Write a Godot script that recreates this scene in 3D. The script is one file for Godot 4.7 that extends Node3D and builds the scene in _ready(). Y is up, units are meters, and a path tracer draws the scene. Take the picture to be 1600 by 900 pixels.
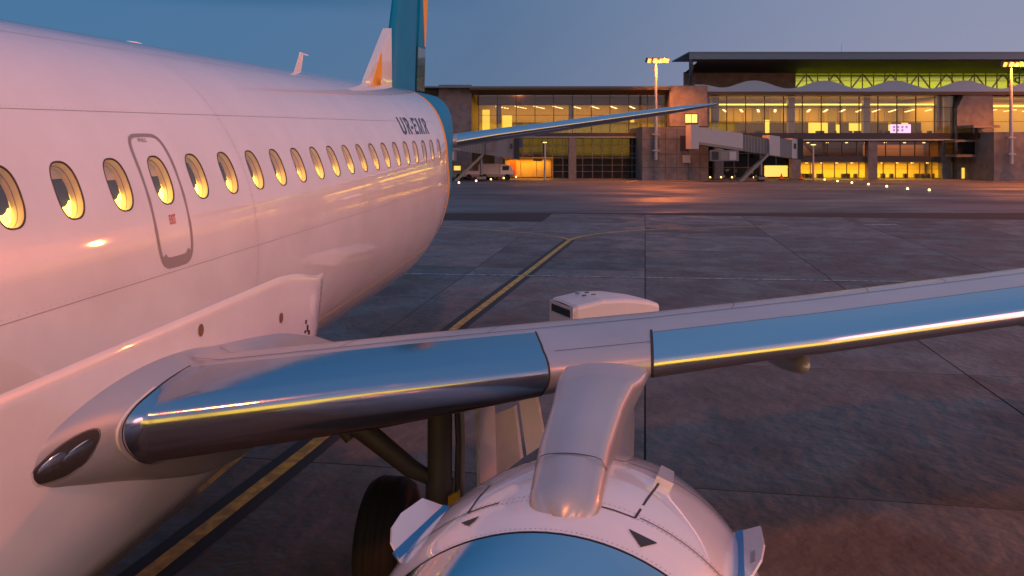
extends Node3D
# Airliner on an apron at dusk, terminal behind. Metres, y up. The aircraft is lofted in its own axes:
# v = metres to port of the camera's stand, w = metres above eye level, u = metres aft of the camera's stand.

var rng := RandomNumberGenerator.new()
var M := {}
var taken := {}
const EYE := 4.35
const VC := -5.27          # fuselage centreline

# ------------------------------------------------------------------ helpers
func numbered(called: String) -> String:
	var n: int = taken.get(called, 0)
	taken[called] = n + 1
	return called if n == 0 else "%s_%03d" % [called, n]

func thing(called: String, label: String, category: String, at := Vector3.ZERO, group := "") -> Node3D:
	var o := Node3D.new()
	o.name = numbered(called)
	add_child(o)
	o.position = at
	o.set_meta("label", label)
	o.set_meta("category", category)
	if group != "": o.set_meta("group", group)
	return o

func part(parent: Node, called: String, mesh: Mesh, mat: Material) -> MeshInstance3D:
	var o := MeshInstance3D.new()
	o.name = called
	o.mesh = mesh
	o.material_override = mat
	o.cast_shadow = GeometryInstance3D.SHADOW_CASTING_SETTING_ON
	parent.add_child(o, true)
	return o

func holder(parent: Node, called: String) -> Node3D:
	var o := Node3D.new()
	o.name = called
	parent.add_child(o, true)
	return o

func setting(called: String, mesh: Mesh, mat: Material) -> MeshInstance3D:
	var o := part(self, called, mesh, mat)
	o.set_meta("kind", "structure")
	return o

func mat(c: Color, rough := 0.6, metal := 0.0) -> StandardMaterial3D:
	var m := StandardMaterial3D.new()
	m.albedo_color = c.linear_to_srgb()
	m.roughness = rough
	m.metallic = metal
	m.cull_mode = BaseMaterial3D.CULL_DISABLED
	return m

func glow(c: Color, e: float) -> StandardMaterial3D:
	var m := mat(Color(0.6, 0.6, 0.6), 0.5)
	m.emission_enabled = true
	m.emission = c.linear_to_srgb()
	m.emission_energy_multiplier = e
	return m

func glass(c: Color, alpha: float) -> StandardMaterial3D:
	var m := mat(c, 0.04)
	m.transparency = BaseMaterial3D.TRANSPARENCY_ALPHA
	m.albedo_color.a = alpha
	return m

func st_begin() -> SurfaceTool:
	var st := SurfaceTool.new()
	st.begin(Mesh.PRIMITIVE_TRIANGLES)
	return st

func quad(st: SurfaceTool, a: Vector3, b: Vector3, c: Vector3, d: Vector3) -> void:
	for p in [a, b, c, a, c, d]: st.add_vertex(p)

func done(st: SurfaceTool) -> ArrayMesh:
	st.generate_normals()
	return st.commit()

# rows of equal length -> smooth sheet
func sheet(rows: Array, smooth := true) -> ArrayMesh:
	var st := st_begin()
	st.set_smooth_group(0 if smooth else -1)
	for i in rows.size() - 1:
		var p: PackedVector3Array = rows[i]
		var q: PackedVector3Array = rows[i + 1]
		for j in p.size() - 1:
			quad(st, p[j], p[j + 1], q[j + 1], q[j])
	return done(st)

func box_into(st: SurfaceTool, a: Vector3, b: Vector3) -> void:
	st.set_smooth_group(-1)
	var p := []
	for k in 8: p.append(Vector3(b.x if k & 1 else a.x, b.y if k & 2 else a.y, b.z if k & 4 else a.z))
	quad(st, p[0], p[2], p[3], p[1]); quad(st, p[4], p[5], p[7], p[6])
	quad(st, p[0], p[4], p[6], p[2]); quad(st, p[1], p[3], p[7], p[5])
	quad(st, p[2], p[6], p[7], p[3]); quad(st, p[0], p[1], p[5], p[4])

func box(a: Vector3, b: Vector3) -> ArrayMesh:
	var st := st_begin()
	box_into(st, a, b)
	return done(st)

# tapered tube through points with radii
func tube_into(st: SurfaceTool, pts: Array, rad: Array, n := 14) -> void:
	st.set_smooth_group(1)
	var rings := []
	for i in pts.size():
		var t: Vector3 = (pts[mini(i + 1, pts.size() - 1)] - pts[maxi(i - 1, 0)]).normalized()
		var s := t.cross(Vector3.UP if absf(t.y) < 0.9 else Vector3.RIGHT).normalized()
		var r := s.cross(t)
		var ring := PackedVector3Array()
		for k in n + 1:
			var a := TAU * k / n
			ring.append(pts[i] + (s * cos(a) + r * sin(a)) * rad[i])
		rings.append(ring)
	for i in rings.size() - 1:
		for k in n: quad(st, rings[i][k], rings[i][k + 1], rings[i + 1][k + 1], rings[i + 1][k])
	st.set_smooth_group(-1)
	for e in [0, rings.size() - 1]:
		for k in n:
			st.add_vertex(pts[e]); st.add_vertex(rings[e][k]); st.add_vertex(rings[e][k + 1])

func tube(pts: Array, rad: Array, n := 14) -> ArrayMesh:
	var st := st_begin()
	tube_into(st, pts, rad, n)
	return done(st)

# flat outline with thickness; outline in order, offset along dir
func plate(outline: Array, off: Vector3) -> ArrayMesh:
	var st := st_begin()
	st.set_smooth_group(-1)
	var c := Vector3.ZERO
	for p in outline: c += p
	c /= outline.size()
	for i in outline.size():
		var a: Vector3 = outline[i]
		var b: Vector3 = outline[(i + 1) % outline.size()]
		quad(st, a, b, b + off, a + off)
		for p in [c, a, b]: st.add_vertex(p)
		for p in [c + off, b + off, a + off]: st.add_vertex(p)
	return done(st)

func lathe(profile: Array, n := 48) -> ArrayMesh:      # profile of [radius, y]
	var rows := []
	for p in profile:
		var ring := PackedVector3Array()
		for k in n + 1: ring.append(Vector3(cos(TAU * k / n) * p[0], p[1], sin(TAU * k / n) * p[0]))
		rows.append(ring)
	return sheet(rows)

func lerp_table(t: Array, x: float, col := 1) -> float:
	if x <= t[0][0]: return t[0][col]
	for i in t.size() - 1:
		if x <= t[i + 1][0]:
			return lerpf(t[i][col], t[i + 1][col], (x - t[i][0]) / (t[i + 1][0] - t[i][0]))
	return t[-1][col]

func smooth_table(t: Array, x: float, col := 1) -> float:      # catmull-rom
	if x <= t[0][0]: return t[0][col]
	for i in t.size() - 1:
		if x <= t[i + 1][0]:
			var p: float = t[maxi(i - 1, 0)][col]
			var q: float = t[mini(i + 2, t.size() - 1)][col]
			return cubic_interpolate(t[i][col], t[i + 1][col], p, q, (x - t[i][0]) / (t[i + 1][0] - t[i][0]))
	return t[-1][col]

func noise_image(size: int, freq: float, octaves: int, sd: int, lo: Color, hi: Color, gain := 1.0, kind := FastNoiseLite.TYPE_SIMPLEX_SMOOTH) -> Image:
	var n := FastNoiseLite.new()
	n.seed = sd
	n.noise_type = kind
	n.frequency = freq
	n.fractal_octaves = octaves
	n.fractal_gain = 0.55
	var src := n.get_seamless_image(size, size)
	var im := Image.create(size, size, false, Image.FORMAT_RGB8)
	for y in size:
		for x in size:
			var t := clampf((src.get_pixel(x, y).r - 0.5) * gain + 0.5, 0.0, 1.0)
			im.set_pixel(x, y, lo.lerp(hi, t))
	return im

func tex(im: Image) -> ImageTexture:
	im.generate_mipmaps()
	return ImageTexture.create_from_image(im)

# ------------------------------------------------------------------ camera, sky, light
func make_view() -> void:
	var cam := Camera3D.new()
	cam.name = "camera"
	cam.projection = Camera3D.PROJECTION_FRUSTUM
	cam.near = 0.1
	cam.far = 3000.0
	cam.size = 0.072
	cam.frustum_offset = Vector2(0, -0.01744)
	cam.position = Vector3(0, EYE, 0)
	add_child(cam)
	cam.current = true

	var env := Environment.new()
	env.background_mode = Environment.BG_SKY
	var sky := Sky.new()
	var sm := PanoramaSkyMaterial.new()
	sm.panorama = dusk_sky()
	sky.sky_material = sm
	env.sky = sky
	env.tonemap_mode = Environment.TONE_MAPPER_LINEAR
	env.tonemap_exposure = 1.1
	env.sdfgi_enabled = true
	env.ssao_enabled = true
	env.ssil_enabled = true
	var we := WorldEnvironment.new()
	we.name = "world"
	we.environment = env
	add_child(we)

	var sun := DirectionalLight3D.new()       # the last of the afterglow, low behind the camera's right shoulder
	sun.name = "afterglow"
	sun.light_color = Color(1.0, 0.62, 0.62)
	sun.light_energy = 0.22
	sun.light_angular_distance = 25.0
	sun.shadow_enabled = true
	add_child(sun)
	sun.look_at_from_position(Vector3(32, 8, 20), Vector3.ZERO)

# an even dusk: mauve along the horizon, blue above, paler and rosier round to the side where the sun has set
func dusk_sky() -> ImageTexture:
	var w := 512
	var h := 256
	var im := Image.create(w, h, false, Image.FORMAT_RGBF)
	var set_dir := Vector3(0.80, 0.0, 0.60)
	for y in h:
		var el := (0.5 - (y + 0.5) / h) * PI
		for x in w:
			var az := (x + 0.5) / w * TAU                  # column 0 looks down -z, then round through +x
			var d := Vector3(sin(az) * cos(el), sin(el), -cos(az) * cos(el))
			var s := d.dot(set_dir)                        # 1 towards the sunset
			var e := maxf(rad_to_deg(el), 0.0)
			var near := smoothstep(-1.0, 0.0, s)
			var low := Color(0.045, 0.125, 0.235).lerp(Color(0.33, 0.275, 0.35), near).lerp(Color(0.80, 0.54, 0.52), smoothstep(0.0, 1.0, s))
			var mid := Color(0.002, 0.095, 0.22).lerp(Color(0.21, 0.27, 0.41), near).lerp(Color(0.54, 0.48, 0.62), smoothstep(0.1, 0.95, s))
			var high := Color(0.035, 0.17, 0.38).lerp(Color(0.13, 0.26, 0.47), near)
			var c := low.lerp(mid, 1.0 - exp(-e / 8.0)).lerp(high, smoothstep(8.0, 50.0, e))
			im.set_pixel(x, y, c)
	return ImageTexture.create_from_image(im)

# ------------------------------------------------------------------ materials
func make_materials() -> void:
	var dirt := noise_image(512, 0.006, 5, 11, Color(0.95, 0.948, 0.945), Color(0.99, 0.99, 0.99), 1.6)
	var dirt_tex := tex(dirt)
	var rough_tex := tex(noise_image(512, 0.012, 4, 12, Color(0.75, 0.75, 0.75), Color(1, 1, 1), 1.8))
	M.paint = mat(Color(0.72, 0.72, 0.73), 0.26)
	M.paint.albedo_texture = dirt_tex
	M.paint.uv1_triplanar = true
	M.paint.uv1_scale = Vector3(0.31, 0.31, 0.31)
	M.paint.clearcoat_enabled = true
	M.paint.clearcoat = 1.0
	M.paint.clearcoat_roughness = 0.035
	M.wing = M.paint.duplicate()
	M.wing.albedo_color = Color(0.42, 0.43, 0.45).linear_to_srgb()
	M.wing.roughness = 0.36
	M.wing.metallic = 0.35
	M.wing.clearcoat = 0.35
	M.wing.clearcoat_roughness = 0.16
	M.blue = M.paint.duplicate()
	M.blue.albedo_color = Color(0.004, 0.21, 0.40).linear_to_srgb()
	M.blue.clearcoat_enabled = false
	M.blue.metallic_specular = 0.16
	M.blue.roughness = 0.4
	M.gold = M.paint.duplicate()
	M.gold.albedo_color = Color(0.75, 0.38, 0.04).linear_to_srgb()
	M.gold.clearcoat_enabled = false
	M.gold.metallic_specular = 0.16
	M.gold.roughness = 0.4
	M.teal = M.paint.duplicate()
	M.teal.albedo_color = Color(0.005, 0.07, 0.10).linear_to_srgb()
	M.navy = mat(Color(0.008, 0.05, 0.16), 0.4)
	M.stripe_blue = mat(Color(0.01, 0.20, 0.45), 0.35)
	M.polished = mat(Color(0.50, 0.53, 0.58), 0.13, 1.0)
	M.polished.roughness_texture = rough_tex
	M.polished.roughness_texture_channel = BaseMaterial3D.TEXTURE_CHANNEL_RED
	M.polished.uv1_triplanar = true
	M.polished.uv1_scale = Vector3(0.5, 0.5, 0.5)
	M.slat = M.polished.duplicate()
	M.slat.roughness = 0.17
	M.slat.albedo_color = Color(0.50, 0.52, 0.56).linear_to_srgb()
	M.flap_metal = M.polished.duplicate()
	M.flap_metal.albedo_color = Color(0.36, 0.40, 0.46).linear_to_srgb()
	M.flap_metal.roughness = 0.17
	M.rubber = mat(Color(0.012, 0.012, 0.013), 0.8)
	M.seam = mat(Color(0.03, 0.028, 0.028), 0.7)
	M.gasket = mat(Color(0.05, 0.035, 0.035), 0.5)
	M.line_grey = mat(Color(0.24, 0.23, 0.24), 0.45)
	M.red = mat(Color(0.5, 0.06, 0.03), 0.5)
	M.reg = mat(Color(0.02, 0.05, 0.08), 0.4)
	M.reveal = mat(Color(0.66, 0.58, 0.46), 0.3)
	M.gear = mat(Color(0.10, 0.09, 0.08), 0.55, 0.3)
	M.gear_light = mat(Color(0.45, 0.45, 0.45), 0.35, 0.6)
	M.chrome = mat(Color(0.8, 0.8, 0.8), 0.08, 1.0)
	M.yellow_part = mat(Color(0.55, 0.33, 0.03), 0.5)
	M.added_cabin_glows = [glow(Color(1.0, 0.52, 0.04), 7.0), glow(Color(1.0, 0.52, 0.04), 10.0), glow(Color(1.0, 0.54, 0.05), 13.0)]
	M.blind = mat(Color(0.07, 0.11, 0.16), 0.12)
	M.aircraft_glass = glass(Color(0.02, 0.03, 0.04), 0.14)
	M.lens_glass = glass(Color(0.10, 0.09, 0.08), 0.08)
	M.dark = mat(Color(0.02, 0.02, 0.02), 0.5)
	M.brown_plug = mat(Color(0.16, 0.08, 0.05), 0.6)
	M.beacon = glow(Color(1.0, 0.30, 0.20), 0.25)
	M.nav_light = glow(Color(1.0, 0.62, 0.10), 5.0)

	# apron
	M.slabs = []
	var bim := noise_image(512, 0.05, 5, 23, Color.BLACK, Color.WHITE)
	bim.bump_map_to_normal_map(3.0)
	var bump := tex(bim)
	var ground_rough := tex(noise_image(512, 0.008, 4, 29, Color(0.55, 0.55, 0.55), Color.WHITE, 2.4))
	for k in 4:
		var g := 0.115 + 0.013 * k
		var m := mat(Color(1, 1, 1), 0.97)
		m.metallic_specular = 0.3
		m.albedo_texture = tex(noise_image(1024, 0.006, 6, 31 + k, Color(g * 0.76, g * 0.74, g * 0.73).linear_to_srgb(), Color(g * 1.16, g * 1.14, g * 1.12).linear_to_srgb(), 1.2))
		m.roughness_texture = ground_rough
		m.normal_enabled = true
		m.normal_texture = bump
		m.normal_scale = 0.5
		m.uv1_triplanar = true
		m.uv1_world_triplanar = true
		m.uv1_scale = Vector3(0.083, 0.083, 0.083) * (1.0 + 0.11 * k)
		m.uv1_offset = Vector3(0.13 * k, 0, 0.31 * k)
		M.slabs.append(m)
	M.asphalt = mat(Color(1, 1, 1), 0.85)
	M.asphalt.metallic_specular = 0.35
	M.asphalt.albedo_texture = tex(noise_image(1024, 0.004, 6, 47, Color(0.07, 0.07, 0.072).linear_to_srgb(), Color(0.135, 0.135, 0.14).linear_to_srgb(), 1.6))
	M.asphalt.roughness_texture = ground_rough
	M.asphalt.uv1_triplanar = true
	M.asphalt.uv1_world_triplanar = true
	M.asphalt.uv1_scale = Vector3(0.012, 0.012, 0.028)
	M.joint = mat(Color(0.012, 0.012, 0.012), 0.9)
	M.mark_yellow = mat(Color(1, 1, 1), 0.6)
	M.mark_yellow.albedo_texture = tex(noise_image(512, 0.02, 5, 53, Color(0.30, 0.18, 0.03).linear_to_srgb(), Color(0.62, 0.38, 0.04).linear_to_srgb(), 1.8))
	M.mark_yellow.uv1_triplanar = true
	M.mark_yellow.uv1_world_triplanar = true
	M.mark_yellow.uv1_scale = Vector3(0.4, 0.4, 0.4)
	M.mark_white = M.mark_yellow.duplicate()
	M.mark_white.albedo_texture = tex(noise_image(512, 0.02, 5, 54, Color(0.10, 0.10, 0.10).linear_to_srgb(), Color(0.42, 0.41, 0.40).linear_to_srgb(), 2.0))
	M.mark_black = mat(Color(0.018, 0.018, 0.019), 0.75)

	# buildings
	M.concrete = mat(Color(1, 1, 1), 0.8)
	M.concrete.albedo_texture = tex(noise_image(512, 0.01, 5, 61, Color(0.125, 0.12, 0.118).linear_to_srgb(), Color(0.20, 0.195, 0.19).linear_to_srgb(), 1.3))
	M.concrete.uv1_triplanar = true
	M.concrete.uv1_world_triplanar = true
	M.concrete.uv1_scale = Vector3(0.12, 0.12, 0.12)
	M.roof_metal = mat(Color(0.24, 0.35, 0.46), 0.4, 0.3)
	M.fascia = mat(Color(0.09, 0.15, 0.20), 0.4, 0.2)
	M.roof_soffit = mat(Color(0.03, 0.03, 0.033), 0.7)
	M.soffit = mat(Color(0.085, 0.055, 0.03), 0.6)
	M.slab_dark = mat(Color(0.035, 0.035, 0.038), 0.5)
	M.slab_edge = mat(Color(0.42, 0.40, 0.38), 0.5)
	M.mullion = mat(Color(0.035, 0.033, 0.03), 0.5)
	M.mullion_pale = mat(Color(0.20, 0.20, 0.20), 0.5)
	M.pane = glass(Color(0.05, 0.055, 0.06), 0.12)
	M.pane_dark = glass(Color(0.010, 0.011, 0.012), 0.88)
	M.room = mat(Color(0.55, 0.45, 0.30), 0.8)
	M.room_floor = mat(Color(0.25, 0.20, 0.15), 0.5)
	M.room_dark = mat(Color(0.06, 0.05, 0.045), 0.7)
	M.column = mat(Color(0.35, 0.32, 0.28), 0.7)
	M.ceiling_lamp = glow(Color(1.0, 0.72, 0.28), 2.6)
	M.light_strip = glow(Color(1.0, 0.62, 0.08), 2.4)
	M.shop = glow(Color(1.0, 0.60, 0.05), 1.0)
	M.concourse_pane = glow(Color(1.0, 0.58, 0.05), 2.6)
	M.green_lit = mat(Color(0.42, 0.42, 0.22), 0.7)
	M.screen = glow(Color(1.0, 0.62, 0.95), 1.3)
	M.screen_mark = glow(Color(0.45, 0.12, 0.55), 0.8)
	M.lamp_face = glow(Color(1.0, 0.26, 0.015), 3.2)
	M.mast = mat(Color(0.40, 0.39, 0.38), 0.45, 0.5)
	M.bridge_white = mat(Color(0.44, 0.42, 0.41), 0.5)
	M.bridge_grey = mat(Color(0.16, 0.17, 0.18), 0.5)
	M.bellows = mat(Color(0.03, 0.03, 0.032), 0.85)
	M.steel = mat(Color(0.22, 0.21, 0.20), 0.45, 0.5)
	M.ground_lamp = glow(Color(1.0, 0.62, 0.18), 4.0)
	M.tyre = M.rubber
	M.truck_white = mat(Color(0.62, 0.62, 0.62), 0.4)
	M.orange = mat(Color(0.55, 0.12, 0.02), 0.6)

# ------------------------------------------------------------------ aircraft surfaces
func A(v: float, w: float, u: float) -> Vector3:      # aircraft axes -> the aircraft node's own
	return Vector3(v - VC, w + 4.6, 7.4 - u)

const TOP := [[-9.5, -1.6], [-9.2, -1.0], [-8.4, -0.35], [-7.2, 0.3], [-5.6, 0.78], [-4.0, 0.905], [10.0, 0.905], [18.5, 0.88], [20.5, 0.72], [22.0, 0.45], [22.9, 0.1]]
const BOT := [[-9.5, -1.6], [-9.2, -2.2], [-8.4, -2.65], [-7.2, -2.95], [-5.6, -3.08], [-4.0, -3.105], [13.6, -3.105], [14.8, -3.0], [17.0, -2.38], [20.0, -1.4], [22.0, -0.72], [22.9, -0.3]]
const HALF := [[-9.5, 0.0], [-9.2, 0.6], [-8.4, 1.12], [-7.2, 1.52], [-5.6, 1.80], [-4.0, 1.88], [14.2, 1.88], [15.2, 1.80], [16.2, 1.60], [18.0, 1.17], [20.0, 0.70], [22.0, 0.28], [22.9, 0.08]]

func F(s: float, th: float, off := 0.0) -> Vector3:   # fuselage skin; s along, th round from port (0) over the crown (90 deg)
	var top := smooth_table(TOP, s)
	var bot := smooth_table(BOT, s)
	var a := smooth_table(HALF, s)
	var b := (top - bot) * 0.5
	var w := (top + bot) * 0.5 + (b + off) * sin(th)
	var u := s + smoothstep(10.0, 14.7, s) * (1.0 - smoothstep(17.5, 22.0, s)) * 1.3 * pow(maxf(0.0, w + 0.75), 1.4) * 0.8
	return A(VC + (a + off) * cos(th), w, u)

const WIN_TH := 0.368
const CELL := 0.155
const WIN_0 := 4.06
const WIN_PITCH := 0.508
const WIN_FIRST := -17
const WIN_LAST := 20

func fuselage_sheet(s0: float, s1: float, ds: float, th0: float, th1: float, n: int) -> ArrayMesh:
	var rows := []
	var k := maxi(1, int(ceil((s1 - s0) / ds)))
	for i in k + 1:
		var s := lerpf(s0, s1, float(i) / k)
		var row := PackedVector3Array()
		for j in n + 1: row.append(F(s, lerpf(th0, th1, float(j) / n)))
		rows.append(row)
	return sheet(rows)

func strip_on_skin(path: Array, width: float, off: float) -> ArrayMesh:      # path of [s, th] -> ribbon of even width lying on the skin
	var st := st_begin()
	st.set_smooth_group(-1)
	var L := PackedVector3Array()
	var R := PackedVector3Array()
	for i in path.size():
		var a: Array = path[maxi(i - 1, 0)]
		var b: Array = path[mini(i + 1, path.size() - 1)]
		var d := Vector2(b[0] - a[0], (b[1] - a[1]) * 1.95).normalized() * width * 0.5
		L.append(F(path[i][0] - d.y, path[i][1] + d.x / 1.95, off))
		R.append(F(path[i][0] + d.y, path[i][1] - d.x / 1.95, off))
	for i in path.size() - 1: quad(st, L[i], R[i], R[i + 1], L[i + 1])
	return done(st)

func oval(t: float, hw: float, hh: float, e := 2.6) -> Vector2:
	var c := cos(t)
	var s := sin(t)
	return Vector2(hw * signf(c) * pow(absf(c), 2.0 / e), hh * signf(s) * pow(absf(s), 2.0 / e))

func text_on_skin(text: String, s0: float, th0: float, high: float, wide: float, off: float) -> ArrayMesh:
	var tm := TextMesh.new()
	var f := SystemFont.new()
	f.font_names = PackedStringArray(["Droid Sans"])
	f.font_weight = 700
	tm.font = f
	tm.text = text
	tm.font_size = 32
	tm.pixel_size = 0.01
	tm.depth = 0.0
	tm.curve_step = 2.0
	var arr := tm.get_mesh_arrays()
	var vs: PackedVector3Array = arr[Mesh.ARRAY_VERTEX]
	var idx: PackedInt32Array = arr[Mesh.ARRAY_INDEX]
	var box3 := tm.get_aabb()
	var st := st_begin()
	st.set_smooth_group(-1)
	for i in idx.size():
		var p := vs[idx[i]]
		var x := (p.x - box3.position.x) / box3.size.x
		var y := (p.y - box3.position.y) / box3.size.y
		st.add_vertex(F(s0 + x * wide, th0 + (y - 0.5) * high / 1.95, off))
	return done(st)

func make_airliner() -> void:
	var r := Vector3(0.98919, -0.0, 0.146638)
	var up := Vector3(-0.003724, 0.999678, 0.02512)
	var fwd := Vector3(0.14659, 0.025394, -0.988871)
	var plane := thing("airliner", "white twin-jet airliner with blue tail parked on the apron", "airliner")
	var base := r * VC + up * -4.6 + fwd * 7.4
	plane.transform = Transform3D(Basis(r, up, -fwd).orthonormalized(), Vector3(0, EYE, 0) + base)
	make_fuselage(plane)
	make_fasteners(plane)
	make_tail(plane)
	make_body_fairing(plane)
	for side in [1, -1]:
		var first := plane.get_child_count()
		make_wing(plane)
		make_engine(plane)
		make_gear(plane)
		if side < 0:
			for k in range(first, plane.get_child_count()):
				var c: Node3D = plane.get_child(k)
				c.transform = Transform3D(Basis(Vector3(-1, 0, 0), Vector3.UP, Vector3(0, 0, 1)), Vector3.ZERO) * c.transform
	# nose gear, ahead of the camera's stand
	var ng := part(plane, "nose_gear", tube([A(VC, -2.6, -4.8), A(VC, -3.9, -4.8)], [0.09, 0.07]), M.gear)
	for sx in [-0.2, 0.2]:
		var wm := part(ng, "wheel", tyre_mesh(0.34, 0.2), M.rubber)
		wm.position = A(VC + sx, -3.94, -4.8)

func make_fuselage(plane: Node3D) -> void:
	var th0 := WIN_TH - CELL
	var th1 := WIN_TH + CELL
	var s_first := WIN_0 + (WIN_FIRST - 0.5) * WIN_PITCH
	var s_last := WIN_0 + (WIN_LAST + 0.5) * WIN_PITCH
	var body := part(plane, "fuselage", fuselage_sheet(s_first, s_last, 0.25, th1, TAU + th0, 120), M.paint)
	part(body, "nose", fuselage_sheet(-9.5, s_first, 0.12, th1, TAU + th1, 120), M.paint)
	part(body, "rear_skin", fuselage_sheet(s_last, 14.86, 0.1, th1, TAU + th1, 120), M.paint)
	part(body, "livery_band", fuselage_sheet(14.86, 15.10, 0.06, th1, TAU + th1, 120), M.gold)
	part(body, "tail_cone", fuselage_sheet(15.10, 22.9, 0.2, th1, TAU + th1, 120), M.blue)
	# window belt: one skin panel with a hole for each window, its reveal, seal and panes
	var n := 40
	var belt := st_begin()
	belt.set_smooth_group(0)
	for k in range(WIN_FIRST, WIN_LAST + 1):
		var s := WIN_0 + k * WIN_PITCH
		var rim := []
		var outer := []
		for j in n + 1:
			var t := TAU * j / n
			var o := oval(t, 0.118, 0.192)
			rim.append([s + o.x, WIN_TH + o.y / 1.95])
			var q := Vector2(cos(t), sin(t))
			q /= maxf(absf(q.x), absf(q.y))
			outer.append([s + q.x * WIN_PITCH * 0.5, WIN_TH + q.y * CELL])
		for j in n:
			var steps := 3
			for m in steps:
				var f0 := float(m) / steps
				var f1 := float(m + 1) / steps
				var g := func(jj: int, ff: float) -> Vector3: return F(lerpf(rim[jj][0], outer[jj][0], ff), lerpf(rim[jj][1], outer[jj][1], ff))
				quad(belt, g.call(j, f0), g.call(j + 1, f0), g.call(j + 1, f1), g.call(j, f1))
	belt.generate_normals()
	part(body, "window_belt", belt.commit(), M.paint)
	for k in range(WIN_FIRST, WIN_LAST + 1):
		var s := WIN_0 + k * WIN_PITCH
		var ring := func(scale: float, off: float) -> PackedVector3Array:
			var p := PackedVector3Array()
			for j in n + 1:
				var o := oval(TAU * j / n, 0.118 * scale, 0.192 * scale)
				p.append(F(s + o.x, WIN_TH + o.y / 1.95, off))
			return p
		var win := part(plane, "window", sheet([ring.call(0.965, 0.0), ring.call(0.95, -0.012), ring.call(0.93, -0.045), ring.call(0.925, -0.05), ring.call(0.90, -0.085)]), M.reveal)
		part(win, "retainer", sheet([ring.call(0.931, -0.044), ring.call(0.918, -0.047), ring.call(0.924, -0.051)]), M.line_grey)
		part(win, "seal", sheet([ring.call(1.005, 0.002), ring.call(0.99, 0.004), ring.call(0.955, 0.003), ring.call(0.95, -0.006)]), M.gasket)
		part(win, "pane", sheet([ring.call(0.951, -0.006), ring.call(0.5, -0.006), ring.call(0.01, -0.006)]), M.aircraft_glass)
		part(win, "cabin_side", sheet([ring.call(0.905, -0.085), ring.call(0.4, -0.085), ring.call(0.01, -0.085)]), M.blind)
		var lit := PackedVector3Array()
		var lit2 := PackedVector3Array()
		for j in 13:
			var o3 := oval(PI + PI * j / 12.0, 0.118 * 0.89, 0.192 * 0.89)
			lit.append(F(s + o3.x, WIN_TH + o3.y / 1.95, -0.082))
			lit2.append(F(s + o3.x, WIN_TH + minf(o3.y + 0.08, -0.05) / 1.95, -0.082))
		part(win, "added_cabin_glow", sheet([lit, lit2], false), M.added_cabin_glows[rng.randi() % 3])  # glowing crescent added low in the window to warm its reveal
		var drawn := rng.randf()
		if drawn > 0.45:
			var sh1 := PackedVector3Array()
			var sh2 := PackedVector3Array()
			for j in 13:
				var o4 := oval(PI * j / 12.0, 0.118 * 0.89, 0.192 * 0.89)
				sh1.append(F(s + o4.x, WIN_TH + o4.y / 1.95, -0.078))
				sh2.append(F(s + o4.x, WIN_TH + minf(o4.y, 0.17 - 0.28 * (drawn - 0.45)) / 1.95, -0.078))
			part(win, "shade", sheet([sh1, sh2], false), M.reveal)
	# overwing exit outline
	var sd := WIN_0 + 3 * WIN_PITCH
	var path := []
	for j in 49:
		var o := oval(TAU * j / 48.0, 0.225, 0.50, 5.0)
		path.append([sd + o.x, WIN_TH - 0.07 + o.y / 1.95])
	var ex := part(plane, "emergency_exit", strip_on_skin(path, 0.030, 0.003), M.line_grey)
	var path2 := []
	for j in 25:
		var o2 := oval(PI + PI * j / 24.0, 0.195, 0.465, 6.0)
		if o2.y < -0.40: path2.append([sd + o2.x, WIN_TH - 0.07 + o2.y / 1.95])
	part(ex, "sill", strip_on_skin(path2, 0.06, 0.004), M.line_grey)
	part(ex, "instruction_print", text_on_skin("EXIT", sd - 0.04, WIN_TH - 0.155, 0.07, 0.08, 0.004), M.red)
	part(ex, "notice", text_on_skin("PULL", sd - 0.08, WIN_TH + 0.165, 0.03, 0.10, 0.004), M.line_grey)
	part(body, "registration", text_on_skin("UR-EMR", 12.30, WIN_TH + 0.245, 0.34, 1.45, 0.004), M.reg)
	part(body, "title_end", strip_on_skin([[3.55, WIN_TH + 0.20], [4.02, WIN_TH + 0.20]], 0.11, 0.004), M.navy)
	part(body, "lap_joint", strip_on_skin([[-2.0, 1.12], [4.0, 1.12], [8.0, 1.12], [11.0, 1.12]], 0.012, 0.003), M.paint)
	for th in [0.02, 0.66]:
		var hl := []
		for j in 60: hl.append([lerpf(-2.0, 14.2, j / 59.0), th])
		part(body, "skin_joint", strip_on_skin(hl, 0.004, 0.0015), M.line_grey)
	for u in [1.2, 3.2, 6.9, 9.9, 12.9]:
		var pth := []
		for j in 40: pth.append([u, lerpf(-0.9, 1.5, j / 39.0)])
		part(body, "skin_joint", strip_on_skin(pth, 0.003, 0.0015), M.line_grey)
	# aerials and beacon on the crown
	var whip := part(plane, "antenna", plate([F(11.2, PI * 0.5 - 0.12), F(11.34, PI * 0.5 - 0.12), F(11.40, PI * 0.5 - 0.12) + Vector3(0, 0.27, 0), F(11.33, PI * 0.5 - 0.12) + Vector3(0, 0.27, 0)], Vector3(0.02, 0, 0)), M.paint)
	part(whip, "tip", plate([F(11.33, PI * 0.5 - 0.12) + Vector3(0, 0.27, 0), F(11.52, PI * 0.5 - 0.12) + Vector3(0, 0.262, 0), F(11.52, PI * 0.5 - 0.12) + Vector3(0, 0.282, 0), F(11.33, PI * 0.5 - 0.12) + Vector3(0, 0.295, 0)], Vector3(0.02, 0, 0)), M.paint)
	part(plane, "antenna", plate([F(14.0, PI * 0.5 - 0.1), F(14.14, PI * 0.5 - 0.1), F(14.16, PI * 0.5 - 0.1) + Vector3(0, 0.17, 0), F(14.06, PI * 0.5 - 0.1) + Vector3(0, 0.17, 0)], Vector3(0.025, 0, 0)), M.paint)
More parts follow.
